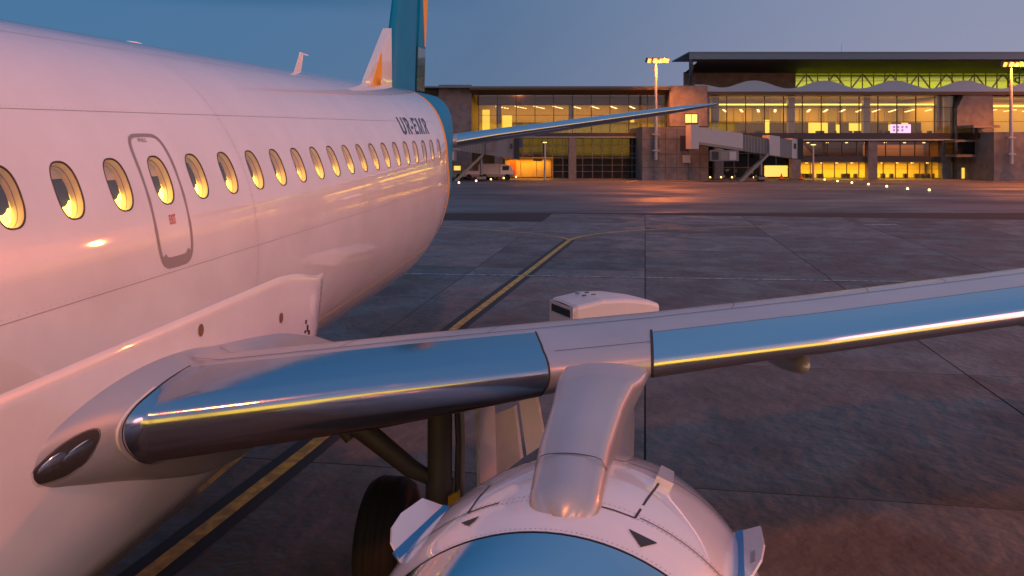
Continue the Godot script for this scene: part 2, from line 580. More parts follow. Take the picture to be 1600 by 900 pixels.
	var bc := F(7.9, PI * 0.5)
	var dome := []
	for j in 9: dome.append([0.13 * cos(j / 8.0 * PI * 0.5), 0.085 * sin(j / 8.0 * PI * 0.5)])
	var bl := part(plane, "beacon", lathe(dome, 24), M.beacon)
	bl.position = bc - Vector3(0, 0.012, 0)
	bl.scale = Vector3(0.65, 0.6, 1.5)

func make_tail(plane: Node3D) -> void:
	# fin: sections up the height [w, u_le, u_te, half thickness]
	var sec := [[0.55, 16.85, 19.2, 0.17], [1.1, 16.95, 19.25, 0.165], [2.16, 17.2, 19.4, 0.15], [3.2, 17.6, 19.55, 0.13], [6.2, 19.1, 20.3, 0.07]]
	var rows := []
	for s in sec:
		var row := PackedVector3Array()
		for j in 25:
			var t := j / 24.0 * TAU
			var x := 0.5 - 0.5 * cos(t)
			var half: float = s[3] * 2.0 * (1.5 * sqrt(maxf(x, 0.0)) - 1.1 * x - 0.40 * x * x * x)
			row.append(A(VC + half * signf(PI - t), s[0], lerpf(s[1], s[2], x)))
		rows.append(row)
	var fin := part(plane, "tail_fin", sheet(rows), M.blue)
	# dorsal fin: white with a gold flash
	var dor := func(u0: float, w0: float, u1: float, w1: float, u2: float, w2: float, th: float) -> ArrayMesh:
		var st := st_begin()
		st.set_smooth_group(-1)
		for sx in [-1.0, 1.0]:
			for p in [A(VC + th * 0.4 * sx, w0, u0), A(VC + th * sx, w1, u1), A(VC + th * sx, w2, u2)]: st.add_vertex(p)
		quad(st, A(VC - th * 0.4, w0, u0), A(VC + th * 0.4, w0, u0), A(VC + th, w1, u1), A(VC - th, w1, u1))
		return done(st)
	part(plane, "dorsal_fin", dor.call(15.25, 0.83, 16.98, 2.20, 16.98, 0.80, 0.10), M.paint)
	part(fin, "dorsal_flash", plate([A(VC + 0.078, 0.85, 15.70), A(VC + 0.078, 1.62, 16.30), A(VC + 0.078, 1.55, 16.42), A(VC + 0.078, 0.83, 16.25)], Vector3(-0.156, 0, 0)), M.gold)
	# rudder: gold above, dark teal below
	var rud := func(w0: float, w1: float, uo0: float, uo1: float) -> ArrayMesh:
		return plate([A(VC + 0.05, w0, 19.2 + uo0), A(VC + 0.05, w0, 19.95 + uo0 * 0.8), A(VC + 0.05, w1, 19.95 + uo1 * 0.8), A(VC + 0.05, w1, 19.2 + uo1)], Vector3(-0.1, 0, 0))
	var rd := part(plane, "rudder", rud.call(2.05, 6.1, 0.18, 1.05), M.blue)
	part(rd, "gold_flash", plate([A(VC + 0.056, 2.10, 20.0), A(VC + 0.056, 2.10, 20.10), A(VC + 0.056, 6.1, 20.82), A(VC + 0.056, 6.1, 19.6)], Vector3(-0.112, 0, 0)), M.gold)
	part(rd, "lower_rudder", rud.call(0.95, 2.04, 0.02, 0.178), M.teal)
	# tailplanes
	for sd in [1.0, -1.0]:
		var tp := []
		var le := []
		for k in 9:
			var f := k / 8.0
			var v := lerpf(-4.75, 2.1, f)
			var w := lerpf(-0.39, 0.58, f)
			var u := lerpf(17.35, 20.2, f)
			var ch := lerpf(3.3, 1.15, f) * (1.0 if k < 8 else 0.75)
			var th := lerpf(0.19, 0.07, f) * (1.0 if k < 8 else 0.4)
			var prof := [[1.0, -0.1], [0.6, -0.55], [0.3, -0.85], [0.12, -0.8], [0.04, -0.55], [0.0, 0.0], [0.03, 0.5], [0.10, 0.85], [0.28, 1.0], [0.5, 0.8], [1.0, -0.1]]
			var row := PackedVector3Array()
			var row2 := PackedVector3Array()
			for p in prof: row.append(A(VC + (v - VC) * sd, w + p[1] * th, u + p[0] * ch))
			for j in range(3, 9): row2.append(A(VC + (v - VC) * sd, w + prof[j][1] * (th + 0.004), u + prof[j][0] * ch - 0.004))
			tp.append(row)
			if k > 0: le.append(row2)
		var s := part(plane, "tailplane", sheet(tp), M.wing)
		part(s, "leading_edge", sheet(le), M.polished)

func make_body_fairing(plane: Node3D) -> void:
	var sec := [[-3.52, -1.38], [-3.44, -1.405], [-3.405, -1.45], [-3.395, -1.54], [-3.395, -1.75], [-3.40, -2.1], [-3.43, -2.5], [-3.50, -2.85], [-3.75, -3.20], [-4.2, -3.34], [-5.27, -3.42]]
	var rows := []
	for k in 61:
		var u := lerpf(-1.0, 8.75, k / 60.0)
		var e := smoothstep(-1.0, 2.6, u)
		var tail := clampf((u - 8.1) / 0.64, 0.0, 1.0)
		e *= sqrt(maxf(0.0, 1.0 - tail * tail))
		var row := PackedVector3Array()
		var sag := pow(maxf(0.0, u - 7.2), 2.0) * 0.17
		for p in sec:      # blends from just inside the fuselage skin outwards
			var th := atan2((p[1] + 1.1) / 2.005, (p[0] - VC) / 1.88)
			var inv := VC + 1.80 * cos(th)
			var inw := -1.1 + 1.93 * sin(th)
			row.append(A(lerpf(inv, p[0], e), lerpf(inw, p[1] - sag * clampf((p[1] + 2.6) / 1.2, 0.0, 1.0), e), u))
		for j in range(sec.size() - 2, -1, -1):
			var q := row[j]
			row.append(Vector3(-q.x, q.y, q.z))
		rows.append(row)
	var fb := part(plane, "body_fairing", sheet(rows), M.paint)
	for p in [[-3.393, -1.60, 5.91], [-3.394, -1.85, 7.39]]:
		var disc := PackedVector3Array()
		var o := []
		for j in 20: o.append(A(p[0] + 0.004, p[1] + 0.05 * sin(TAU * j / 20), p[2] + 0.035 * cos(TAU * j / 20)))
		part(fb, "plug", plate(o, Vector3(0.004, 0, 0)), M.brown_plug)
	for p in [[-1.98, 7.80, 0.03], [-2.05, 7.84, 0.05], [-2.11, 7.88, 0.03], [-2.08, 7.78, 0.02]]:
		part(fb, "stencil", box(A(-3.405, p[0] - 0.05 - p[2], p[1] + 0.2 - 0.012), A(-3.39, p[0] - 0.05 + p[2] * 0.4, p[1] + 0.2 + 0.012)), M.dark)

func dots_on_skin(list: Array, size: float) -> ArrayMesh:      # tiny flush fastener heads, [s, th]
	var st := st_begin()
	st.set_smooth_group(-1)
	for q in list:
		var c := F(q[0], q[1], 0.0012)
		var a := F(q[0] + size, q[1], 0.0012) - c
		var b := F(q[0], q[1] + size / 1.95, 0.0012) - c
		for k in 6:
			for p in [c, c + a * cos(TAU * k / 6) + b * sin(TAU * k / 6), c + a * cos(TAU * (k + 1) / 6) + b * sin(TAU * (k + 1) / 6)]: st.add_vertex(p)
	return done(st)

func make_fasteners(plane: Node3D) -> void:
	var body: Node = plane.get_node("fuselage")
	for u in [1.2, 3.2, 6.9, 9.9, 12.9]:
		var l := []
		for j in 70:
			for sg in [-0.03, 0.03]: l.append([u + sg, lerpf(-0.7, 1.35, j / 69.0)])
		part(body, "rivet_row", dots_on_skin(l, 0.0035), M.line_grey).set_meta("kind", "stuff")
	for th in [0.02, 0.66, 1.12]:
		var l2 := []
		for j in 260: l2.append([lerpf(-2.0, 14.0, j / 259.0), th + 0.012])
		part(body, "rivet_row", dots_on_skin(l2, 0.003), M.line_grey).set_meta("kind", "stuff")

# ------------------------------------------------------------------ wing
const RISE := [[-3.6, -1.978], [-3.2, -1.97], [-2.55, -1.957], [-1.775, -1.95], [-0.66, -1.936], [0.15, -1.887], [3.43, -1.69], [9.2, -1.34]]
const LEAD := [[-3.6, 4.66], [-3.2, 4.83], [-2.55, 5.15], [-1.775, 5.57], [-0.66, 6.10], [0.15, 6.33], [1.64, 6.86], [3.43, 7.60], [9.2, 10.0]]
const PROF := [[3.9, -0.66], [2.0, -0.44], [0.9, -0.33], [0.35, -0.245], [0.12, -0.20], [0.028, -0.118], [0.004, -0.055], [0.0, 0.012], [0.022, 0.07], [0.095, 0.118], [0.22, 0.155], [0.45, 0.195], [0.75, 0.215], [1.0, 0.205], [1.3, 0.14], [2.0, -0.08], [3.9, -0.655]]
const ROOT := [[9.2, -2.62], [7.3, -2.95], [6.2, -2.85], [5.5, -2.62], [4.9, -2.38], [4.4, -2.20], [4.1, -2.08], [4.02, -2.0], [4.03, -1.92], [4.10, -1.83], [4.42, -1.72], [5.06, -1.65], [5.7, -1.69], [6.27, -1.80], [6.8, -1.88], [7.6, -2.03], [9.2, -2.60]]

func wing_ctrl(v: float, j: int) -> Vector2:      # (u, w) of control point j at station v
	var k := lerp_table([[-3.4, 1.35], [-1.8, 1.25], [-0.66, 0.8], [0.15, 0.55], [1.2, 0.42]], v) if j in [2, 3, 4, 5, 6] else 1.0
	var tipk := lerpf(1.0, 0.5, clampf((v - 4.4) / 4.8, 0.0, 1.0))
	var p := Vector2(lerp_table(LEAD, v) + PROF[j][0] * tipk, lerp_table(RISE, v) + PROF[j][1] * k * tipk)
	var f := 1.0 - smoothstep(0.0, 1.0, clampf((v + 3.45) / 0.26, 0.0, 1.0))
	f = pow(f, 1.1)
	return p.lerp(Vector2(ROOT[j][0], ROOT[j][1]), f)

func W(v: float, s: float, off := 0.0) -> Vector3:      # s in control-point units 0..16
	var j := clampi(int(floor(s)), 0, 15)
	var t := s - j
	var a := wing_ctrl(v, maxi(j - 1, 0))
	var b := wing_ctrl(v, j)
	var c := wing_ctrl(v, j + 1)
	var d := wing_ctrl(v, mini(j + 2, 16))
	# centripetal-like tangents keep the nose round where control spacing changes
	var lb := maxf((c - b).length(), 0.0001)
	var m0 := ((b - a) / maxf((b - a).length(), 0.0001) + (c - b) / lb).normalized() * lb if j > 0 else (c - b)
	var m1 := ((c - b) / lb + (d - c) / maxf((d - c).length(), 0.0001)).normalized() * lb if j < 15 else (c - b)
	var t2 := t * t
	var t3 := t2 * t
	var p := b * (2 * t3 - 3 * t2 + 1) + m0 * (t3 - 2 * t2 + t) + c * (-2 * t3 + 3 * t2) + m1 * (t3 - t2)
	if off != 0.0:
		var tg := (c - b).lerp(m1, t * 0.5).normalized()
		p += Vector2(-tg.y, tg.x) * off
	return A(v, p.y, p.x)

func wing_patch(v0: Callable, v1: Callable, s0: float, s1: float, nv: int, ns: int, off: float) -> ArrayMesh:
	var rows := []
	for i in nv + 1:
		var row := PackedVector3Array()
		for j in ns + 1:
			var s := lerpf(s0, s1, float(j) / ns)
			row.append(W(lerpf(v0.call(s), v1.call(s), float(i) / nv), s, off))
		rows.append(row)
	return sheet(rows)

func wing_line(pts: Array, width: float, off: float) -> ArrayMesh:      # ribbon through [v, s]
	var st := st_begin()
	st.set_smooth_group(-1)
	var c := PackedVector3Array()
	var side := PackedVector3Array()
	for p in pts: c.append(W(p[0], p[1], off))
	for i in pts.size():
		var t := (c[mini(i + 1, c.size() - 1)] - c[maxi(i - 1, 0)]).normalized()
		var nrm := (W(pts[i][0], pts[i][1], off + 0.05) - c[i]).normalized()
		side.append(t.cross(nrm).normalized() * width * 0.5)
	for i in c.size() - 1: quad(st, c[i] - side[i], c[i] + side[i], c[i + 1] + side[i + 1], c[i + 1] - side[i + 1])
	return done(st)

func make_wing(plane: Node3D) -> void:
	var vs := []
	for k in 10: vs.append(lerpf(-3.56, -3.45, k / 10.0))
	for k in 40: vs.append(lerpf(-3.45, -3.1, k / 40.0))
	for k in 10: vs.append(lerpf(-3.1, -2.6, k / 10.0))
	for k in 60: vs.append(lerpf(-2.6, 3.6, k / 60.0))
	for k in 21: vs.append(lerpf(3.6, 9.2, k / 20.0))
	var rows := []
	for v in vs:
		var row := PackedVector3Array()
		for j in 97: row.append(W(v, j / 6.0))
		rows.append(row)
	var wing := part(plane, "wing", sheet(rows), M.wing)
	# inboard leading-edge flap: polished, its ends bowed
	var bow := func(s: float) -> float: return 1.0 - pow(absf((s - 7.2) / 4.4), 2.0)
	var lv0 := func(s: float) -> float: return -3.225 - 0.024 * bow.call(s)
	var lv1 := func(s: float) -> float: return -0.80 + 0.17 * bow.call(s)
	part(wing, "leading_edge_flap", wing_patch(lv0, lv1, 2.9, 11.6, 60, 60, 0.007), M.flap_metal)
	for e in [lv0, lv1]:
		var ln := []
		for j in 40:
			var s := lerpf(2.9, 11.7, j / 39.0)
			ln.append([e.call(s) + (0.010 if e == lv1 else -0.006), s])
		part(wing, "seam", wing_line(ln, 0.016, 0.005), M.seam)
	var pale := []
	for j in 40:
		var s := lerpf(3.0, 10.4, j / 39.0)
		pale.append([lv0.call(s) - 0.018, s])
	part(wing, "end_trim", wing_line(pale, 0.035, 0.006), M.paint)
	# outboard slats
	var cuts := [0.17, 3.75, 6.4, 9.05]
	for k in 3:
		var a: float = cuts[k] + 0.012
		var b: float = cuts[k + 1] - 0.012
		var tj := []
		for j in 30: tj.append([lerpf(a, b, j / 29.0), 10.66])
		part(wing, "seam", wing_line(tj, 0.008, 0.004), M.seam)
		part(wing, "slat", wing_patch(func(_s): return a, func(_s): return b, 3.2, 10.6, 40, 50, 0.008), M.slat)
		var ln2 := []
		for j in 40: ln2.append([cuts[k], lerpf(3.2, 10.9, j / 39.0)])
		part(wing, "seam", wing_line(ln2, 0.022, 0.005), M.seam)
	for row in [[-3.3, 9.0, 12.05, 0.010], [-0.6, 0.16, 9.9, 0.005], [-3.35, 9.0, 13.1, 0.006]]:
		var ln3 := []
		for j in 60: ln3.append([lerpf(row[0], row[1], j / 59.0), row[2]])
		part(wing, "panel_joint", wing_line(ln3, row[3], 0.004), M.seam)
	for v in [-2.3, -1.2, 0.9, 2.2, 3.0]:
		part(wing, "panel_joint", wing_line([[v, 12.1], [v + 0.03, 12.5], [v + 0.05, 13.0], [v + 0.07, 13.5]], 0.004, 0.004), M.seam)
	# landing light under its lens at the root
	var lens := func(off: float, kx: float, cx: float, cs: float) -> ArrayMesh:
		var rws := []
		for i in 9:
			var row := PackedVector3Array()
			for j in 33:
				var t := TAU * j / 32.0
				var rr := i / 8.0 * kx
				row.append(W(cx + 0.055 * rr * cos(t), cs + 1.25 * rr * sin(t) * (1.0 + 0.25 * cos(t)) + 0.45 * cos(t) * rr, off + (0.012 * (1.0 - i * i / 64.0) if kx < 0.9 else 0.0)))
			rws.append(row)
		return sheet(rws)
	var ll := part(plane, "landing_light", lens.call(0.002, 1.0, -3.352, 7.2), M.dark)
	part(ll, "bezel", wing_line(range(33).map(func(j): return [-3.352 + 0.0565 * cos(TAU * j / 32.0), 7.2 + 1.28 * sin(TAU * j / 32.0) * (1.0 + 0.25 * cos(TAU * j / 32.0)) + 0.45 * cos(TAU * j / 32.0)]), 0.008, 0.006), M.seam)
	for c in [-3.368, -3.328]:
		part(ll, "reflector", lens.call(0.004, 0.40, c, 7.35), M.chrome)
	part(ll, "lens", lens.call(0.020, 1.0, -3.352, 7.2), M.lens_glass)
	# one flap-track fairing under the outer wing
	for c in [1.55, 4.6]:
		var ft := []
		for i in 15:
			var x := i / 14.0
			var u: float = lerp_table(LEAD, c) + 0.45 + x * 4.4
			var rad := 0.27 * pow(maxf(0.0, sin(PI * x)), 0.6)
			var row := PackedVector3Array()
			for j in 17: row.append(A(c + rad * 0.75 * cos(TAU * j / 16), -2.22 + 0.06 * c - 0.55 * x + rad * 0.85 * sin(TAU * j / 16), u))
			ft.append(row)
		part(wing, "flap_track_fairing", sheet(ft), M.wing)

# ------------------------------------------------------------------ engine
const NAC := [[3.40, 0.950], [3.6, 1.0], [3.9, 1.045], [4.2, 1.06], [4.5, 1.055], [5.0, 0.98], [5.5, 0.88], [6.0, 0.76], [6.3, 0.68]]

func E(u: float, th: float, rad: float) -> Vector3:
	return A(-0.36 + 0.1 * (u - 3.4) + rad * cos(th), -2.70 - 0.2 * (u - 3.4) + rad * sin(th), u)

func N(u: float, th: float, off := 0.0) -> Vector3:
	return E(u, th, smooth_table(NAC, u) + off)

func rings(list: Array, n := 96) -> ArrayMesh:      # [u, radius]
	var rows := []
	for p in list:
		var row := PackedVector3Array()
		for j in n + 1: row.append(E(p[0], TAU * j / n, p[1]))
		rows.append(row)
	return sheet(rows)

func nac_line(pts: Array, width: float, off := 0.003) -> ArrayMesh:
	var st := st_begin()
	st.set_smooth_group(-1)
	var c := PackedVector3Array()
	var sd := PackedVector3Array()
	for p in pts: c.append(N(p[0], p[1], off))
	for i in pts.size():
		var t := (c[mini(i + 1, c.size() - 1)] - c[maxi(i - 1, 0)]).normalized()
		sd.append(t.cross((N(pts[i][0], pts[i][1], off + 0.05) - c[i]).normalized()).normalized() * width * 0.5)
	for i in c.size() - 1: quad(st, c[i] - sd[i], c[i] + sd[i], c[i + 1] + sd[i + 1], c[i + 1] - sd[i + 1])
	return done(st)

func make_engine(plane: Node3D) -> void:
	var prof := []
	for k in 41:
		var u := lerpf(3.41, 6.3, k / 40.0)
		prof.append([u, smooth_table(NAC, u)])
	var eng := part(plane, "engine", rings(prof), M.paint)
	part(eng, "inlet_lip", rings([[3.40, 0.952], [3.30, 0.925], [3.20, 0.888], [3.12, 0.848], [3.075, 0.80], [3.06, 0.765], [3.07, 0.73], [3.11, 0.695], [3.20, 0.665], [3.4, 0.645]]), M.polished)
	part(eng, "lip_joint", rings([[3.397, 0.9535], [3.409, 0.9545]]), M.seam)
	part(eng, "inlet_duct", rings([[3.4, 0.645], [3.7, 0.66], [4.2, 0.70]]), M.line_grey)
	part(eng, "spinner", rings([[3.65, 0.01], [3.75, 0.08], [3.95, 0.17], [4.15, 0.22]], 32), M.dark)
	var blades := st_begin()
	blades.set_smooth_group(-1)
	for k in 30:
		var a := TAU * k / 30
		quad(blades, E(4.1, a, 0.2), E(4.2, a + 0.2, 0.2), E(4.22, a + 0.20, 0.69), E(4.08, a + 0.02, 0.69))
	part(eng, "fan", done(blades), M.gear)
	part(eng, "exhaust", rings([[6.3, 0.68], [6.31, 0.62], [6.25, 0.5], [6.9, 0.42], [7.0, 0.38]]), M.gear_light)
	# panel joints
	var ring := func(u: float, a: float, b: float) -> Array: return range(40).map(func(j): return [u, lerpf(a, b, j / 39.0)])
	for q in [[3.72, 0.05, 1.20], [3.72, 1.95, 3.1], [4.55, 0.0, 3.1]]:
		part(eng, "panel_joint", nac_line(ring.call(q[0], q[1], q[2]), 0.007), M.seam)
	for q in [[[3.70, 1.22], [3.70, 1.42]], [[3.70, 1.22], [4.25, 1.17]], [[4.25, 1.17], [4.45, 1.16]], [[3.72, 1.86], [3.72, 2.02]], [[3.72, 2.02], [4.1, 2.0]]]:
		part(eng, "panel_joint", nac_line([q[0], [(q[0][0] + q[1][0]) * 0.5, (q[0][1] + q[1][1]) * 0.5], q[1]], 0.012), M.seam)
	for q in [[3.50, 1.16, 0.075], [3.56, 1.98, 0.05]]:
		var o: float = q[2]
		part(eng, "vent", plate([N(q[0] + o, q[1] + o * 0.9, 0.003), N(q[0] + o, q[1] - o * 0.9, 0.003), N(q[0] - o * 0.1, q[1] - o * 0.1, 0.003)], Vector3(0, 0.003, 0)), M.dark)
	var rv := st_begin()
	rv.set_smooth_group(-1)
	for u in [3.435, 3.70, 3.745]:
		for k in 130:
			var th := lerpf(0.05, 3.09, k / 129.0)
			var c := N(u, th, 0.0015)
			for m in 5:
				for p in [c, N(u + 0.0045 * cos(TAU * m / 5), th + 0.0045 * sin(TAU * m / 5), 0.0015), N(u + 0.0045 * cos(TAU * (m + 1) / 5), th + 0.0045 * sin(TAU * (m + 1) / 5), 0.0015)]: rv.add_vertex(p)
	part(eng, "rivet_row", done(rv), M.line_grey).set_meta("kind", "stuff")
	# hoist box beside the pylon
	var hb := []
	for q in [[4.30, 1.10], [4.30, 1.19], [4.75, 1.18], [4.75, 1.10]]: hb.append(N(q[0], q[1], 0.0))
	part(eng, "access_box", plate(hb, Vector3(0.015, 0.035, 0)), M.paint)
	# strakes
	for q in [[2.44, -1.0], [0.66, 1.0]]:
		var a: float = q[0]
		var outl := [N(3.72, a, -0.01), N(3.80, a, 0.09), N(3.92, a, 0.135), N(4.10, a, 0.155), N(4.42, a, 0.15), N(4.62, a, -0.01)]
		var tv := Vector3(-sin(a), cos(a), 0) * 0.012
		var sk := part(eng, "strake", plate(outl, tv), M.paint)
		for sg in [-0.002, 0.012]:
			part(sk, "blue_stripe", plate([N(3.73, a, 0.012) + tv.normalized() * sg, N(3.75, a, 0.055) + tv.normalized() * sg, N(4.55, a, 0.055) + tv.normalized() * sg, N(4.60, a, 0.012) + tv.normalized() * sg], tv.normalized() * 0.002), M.stripe_blue)
		part(sk, "stencil", plate([N(3.95, a, 0.075) + tv * 1.05, N(3.95, a, 0.10) + tv * 1.05, N(4.10, a, 0.10) + tv * 1.05, N(4.10, a, 0.075) + tv * 1.05], tv.normalized() * 0.002), M.line_grey)
	# pylon
	var tab := [[3.50, 0.0, -1.77], [3.515, 0.075, -1.735], [3.55, 0.12, -1.71], [3.62, 0.160, -1.692], [3.80, 0.175, -1.682], [4.3, 0.195, -1.685], [5.0, 0.225, -1.70], [5.5, 0.265, -1.735], [5.85, 0.31, -1.80], [6.3, 0.34, -1.87], [7.2, 0.30, -1.95]]
	var rows := []
	for k in range(5, 71):
		var u := 3.50 + 0.24 * (1.0 - cos(k / 20.0 * PI * 0.5)) if k <= 20 else lerpf(3.74, 7.2, (k - 20) / 50.0)
		var hw := lerp_table(tab, u, 1)
		var top := lerp_table(tab, u, 2)
		if u < 3.74:
			var bl := sqrt(maxf(0.0, 1.0 - pow((3.74 - u) / 0.24, 2.4)))
			hw = 0.172 * bl
			top = -1.685 - 0.20 * (1.0 - bl)
		var cv := lerp_table([[3.5, -0.305], [4.3, -0.30], [5.6, -0.24], [6.1, -0.20], [7.2, -0.18]], u)
		var row := PackedVector3Array()
		var rc := minf(0.07, hw * 0.8)
		var bot := -2.75
		var slope := 0.10 * clampf((u - 3.6) * 2.0, 0.0, 1.0)
		var lo := minf(hw, 0.185)
		row.append(A(cv - lo - slope * 0.3, bot, u))
		row.append(A(cv - lerpf(hw, lo, 0.75), top - 0.30, u))
		for j in 7:
			var t := PI - j / 6.0 * PI * 0.5
			row.append(A(cv - hw + rc + rc * cos(t), top - rc + rc * sin(t), u))
		row.append(A(cv - hw * 0.4, top + 0.022 * minf(1.0, hw / 0.15), u))
		row.append(A(cv, top + 0.027 * minf(1.0, hw / 0.15), u))
		row.append(A(cv + hw * 0.4, top + 0.022 * minf(1.0, hw / 0.15), u))
		for j in 7:
			var t := PI * 0.5 - j / 6.0 * PI * 0.5
			row.append(A(cv + hw - rc + rc * cos(t), top - rc + rc * sin(t), u))
		row.append(A(cv + lerpf(hw, lo, 0.75), top - 0.30, u))
		row.append(A(cv + lo + slope * 0.3, bot, u))
		if rows.is_empty():      # close the blunt front
			var front := PackedVector3Array()
			for q in row: front.append(Vector3(cv - VC, q.y - 0.01, q.z + 0.004))
			rows.append(front)
		rows.append(row)
	var py := part(eng, "pylon", sheet(rows), M.wing)
	var tl := func(u: float, o: float) -> PackedVector3Array:
		var p := PackedVector3Array()
		var hw := lerp_table(tab, u, 1)
		var top := lerp_table(tab, u, 2)
		for j in 13:
			var x := lerpf(-1.0, 1.0, j / 12.0)
			var ee := maxf(0.0, absf(x) - 0.66) / 0.34
			p.append(A(-0.302 + x * hw * 1.012, top + 0.031 - 0.026 * x * x - 0.05 * ee * ee * ee, u + o))
		return p
	part(py, "cap_joint", sheet([tl.call(4.02, 0.0), tl.call(4.02, 0.012)]), M.seam)

# ------------------------------------------------------------------ landing gear
func tyre_mesh(rad: float, wide: float) -> ArrayMesh:      # axle along x
	var prof := [[0.0, -0.30], [0.42, -0.30], [0.46, -0.36], [0.55, -0.42], [0.75, -0.5], [0.92, -0.45], [0.985, -0.30], [1.0, -0.22], [0.985, -0.21], [0.985, -0.18], [1.0, -0.17], [1.0, -0.05], [0.985, -0.04], [0.985, 0.04], [1.0, 0.05], [1.0, 0.17], [0.985, 0.18], [0.985, 0.21], [1.0, 0.22], [0.985, 0.30], [0.92, 0.45], [0.75, 0.5], [0.55, 0.42], [0.46, 0.36], [0.42, 0.30], [0.0, 0.30]]
	var rows := []
	for p in prof:
		var ring := PackedVector3Array()
		for k in 49: ring.append(Vector3(p[1] * wide, cos(TAU * k / 48) * p[0] * rad, sin(TAU * k / 48) * p[0] * rad))
		rows.append(ring)
	return sheet(rows)

func make_gear(plane: Node3D) -> void:
	var g := part(plane, "main_gear", tube([A(-1.74, -2.35, 7.15), A(-1.76, -3.25, 7.2), A(-1.76, -3.27, 7.2), A(-1.77, -3.45, 7.22)], [0.115, 0.115, 0.13, 0.13], 24), M.gear)
	part(g, "oleo", tube([A(-1.77, -3.45, 7.22), A(-1.80, -3.95, 7.4)], [0.075, 0.075], 20), M.chrome)
	part(g, "axle", tube([A(-2.5, -3.97, 7.4), A(-1.1, -3.97, 7.4)], [0.07, 0.07]), M.gear)
	part(g, "side_brace", tube([A(-2.75, -2.55, 7.0), A(-2.60, -2.65, 7.02), A(-2.02, -3.16, 7.15), A(-1.84, -3.27, 7.2)], [0.09, 0.105, 0.085, 0.06], 16), M.gear)
	part(g, "brace_hinge", tube([A(-2.80, -2.50, 6.95), A(-2.55, -2.85, 6.98)], [0.07, 0.05], 12), M.gear)
	part(g, "drag_strut", tube([A(-2.55, -2.62, 7.0), A(-2.2, -2.63, 7.05), A(-1.80, -2.57, 7.12)], [0.055, 0.05, 0.05], 12), M.gear)
	for q in [[-1.60, 0.028], [-1.55, 0.018], [-1.875, 0.012]]:
		part(g, "hydraulic_line", tube([A(q[0], -2.4, 7.2), A(q[0] + 0.015, -2.9, 7.22), A(q[0] - 0.01, -3.5, 7.25)], [q[1], q[1], q[1]], 10), M.gear if q[1] > 0.02 else M.gear_light)
	part(g, "torque_link", plate([A(-1.66, -3.38, 7.14), A(-1.56, -3.32, 7.14), A(-1.54, -3.5, 7.14), A(-1.66, -3.56, 7.14)], A(0, 0, 7.06) - A(0, 0, 7.1)), M.yellow_part)
	part(g, "gear_door", plate([A(-1.47, -2.45, 7.45), A(-1.40, -2.45, 7.95), A(-1.38, -3.55, 7.95), A(-1.45, -3.7, 7.45)], Vector3(0.03, 0, 0)), M.paint)
	part(g, "folding_door", plate([A(-1.52, -3.4, 8.2), A(-1.45, -3.02, 8.22), A(-1.22, -2.94, 8.3), A(-1.15, -3.5, 8.3), A(-1.4, -3.7, 8.25)], Vector3(0.02, 0, -0.06)), M.paint)
	part(g, "folding_door", plate([A(-1.10, -3.5, 8.4), A(-1.18, -2.92, 8.4), A(-1.02, -2.85, 8.5), A(-0.92, -3.4, 8.5)], Vector3(0.02, 0, -0.06)), M.paint)
	for v in [-2.32, -1.22]:
		var wh := part(g, "wheel", tyre_mesh(0.565, 0.42), M.rubber)
		wh.position = A(v, -3.97, 7.4)
		part(wh, "hub", tube([Vector3(-0.135, 0, 0), Vector3(0.135, 0, 0)], [0.22, 0.22], 24), M.gear_light)

# ------------------------------------------------------------------ apron
const GRID_TURN := -0.165      # the slab grid runs with the stand centreline, a little clockwise of the camera's axis

func ribbon(pts: Array, width: float, y: float) -> ArrayMesh:      # pts of Vector2 (x, depth)
	var st := st_begin()
	var L := []
	var R := []
	for i in pts.size():
		var t: Vector2 = (pts[mini(i + 1, pts.size() - 1)] - pts[maxi(i - 1, 0)]).normalized()
		var n := Vector2(-t.y, t.x) * width * 0.5
		var a: Vector2 = pts[i] - n
		var b: Vector2 = pts[i] + n
		L.append(Vector3(a.x, y, -a.y)); R.append(Vector3(b.x, y, -b.y))
	for i in pts.size() - 1: quad(st, L[i], L[i + 1], R[i + 1], R[i])
	return done(st)

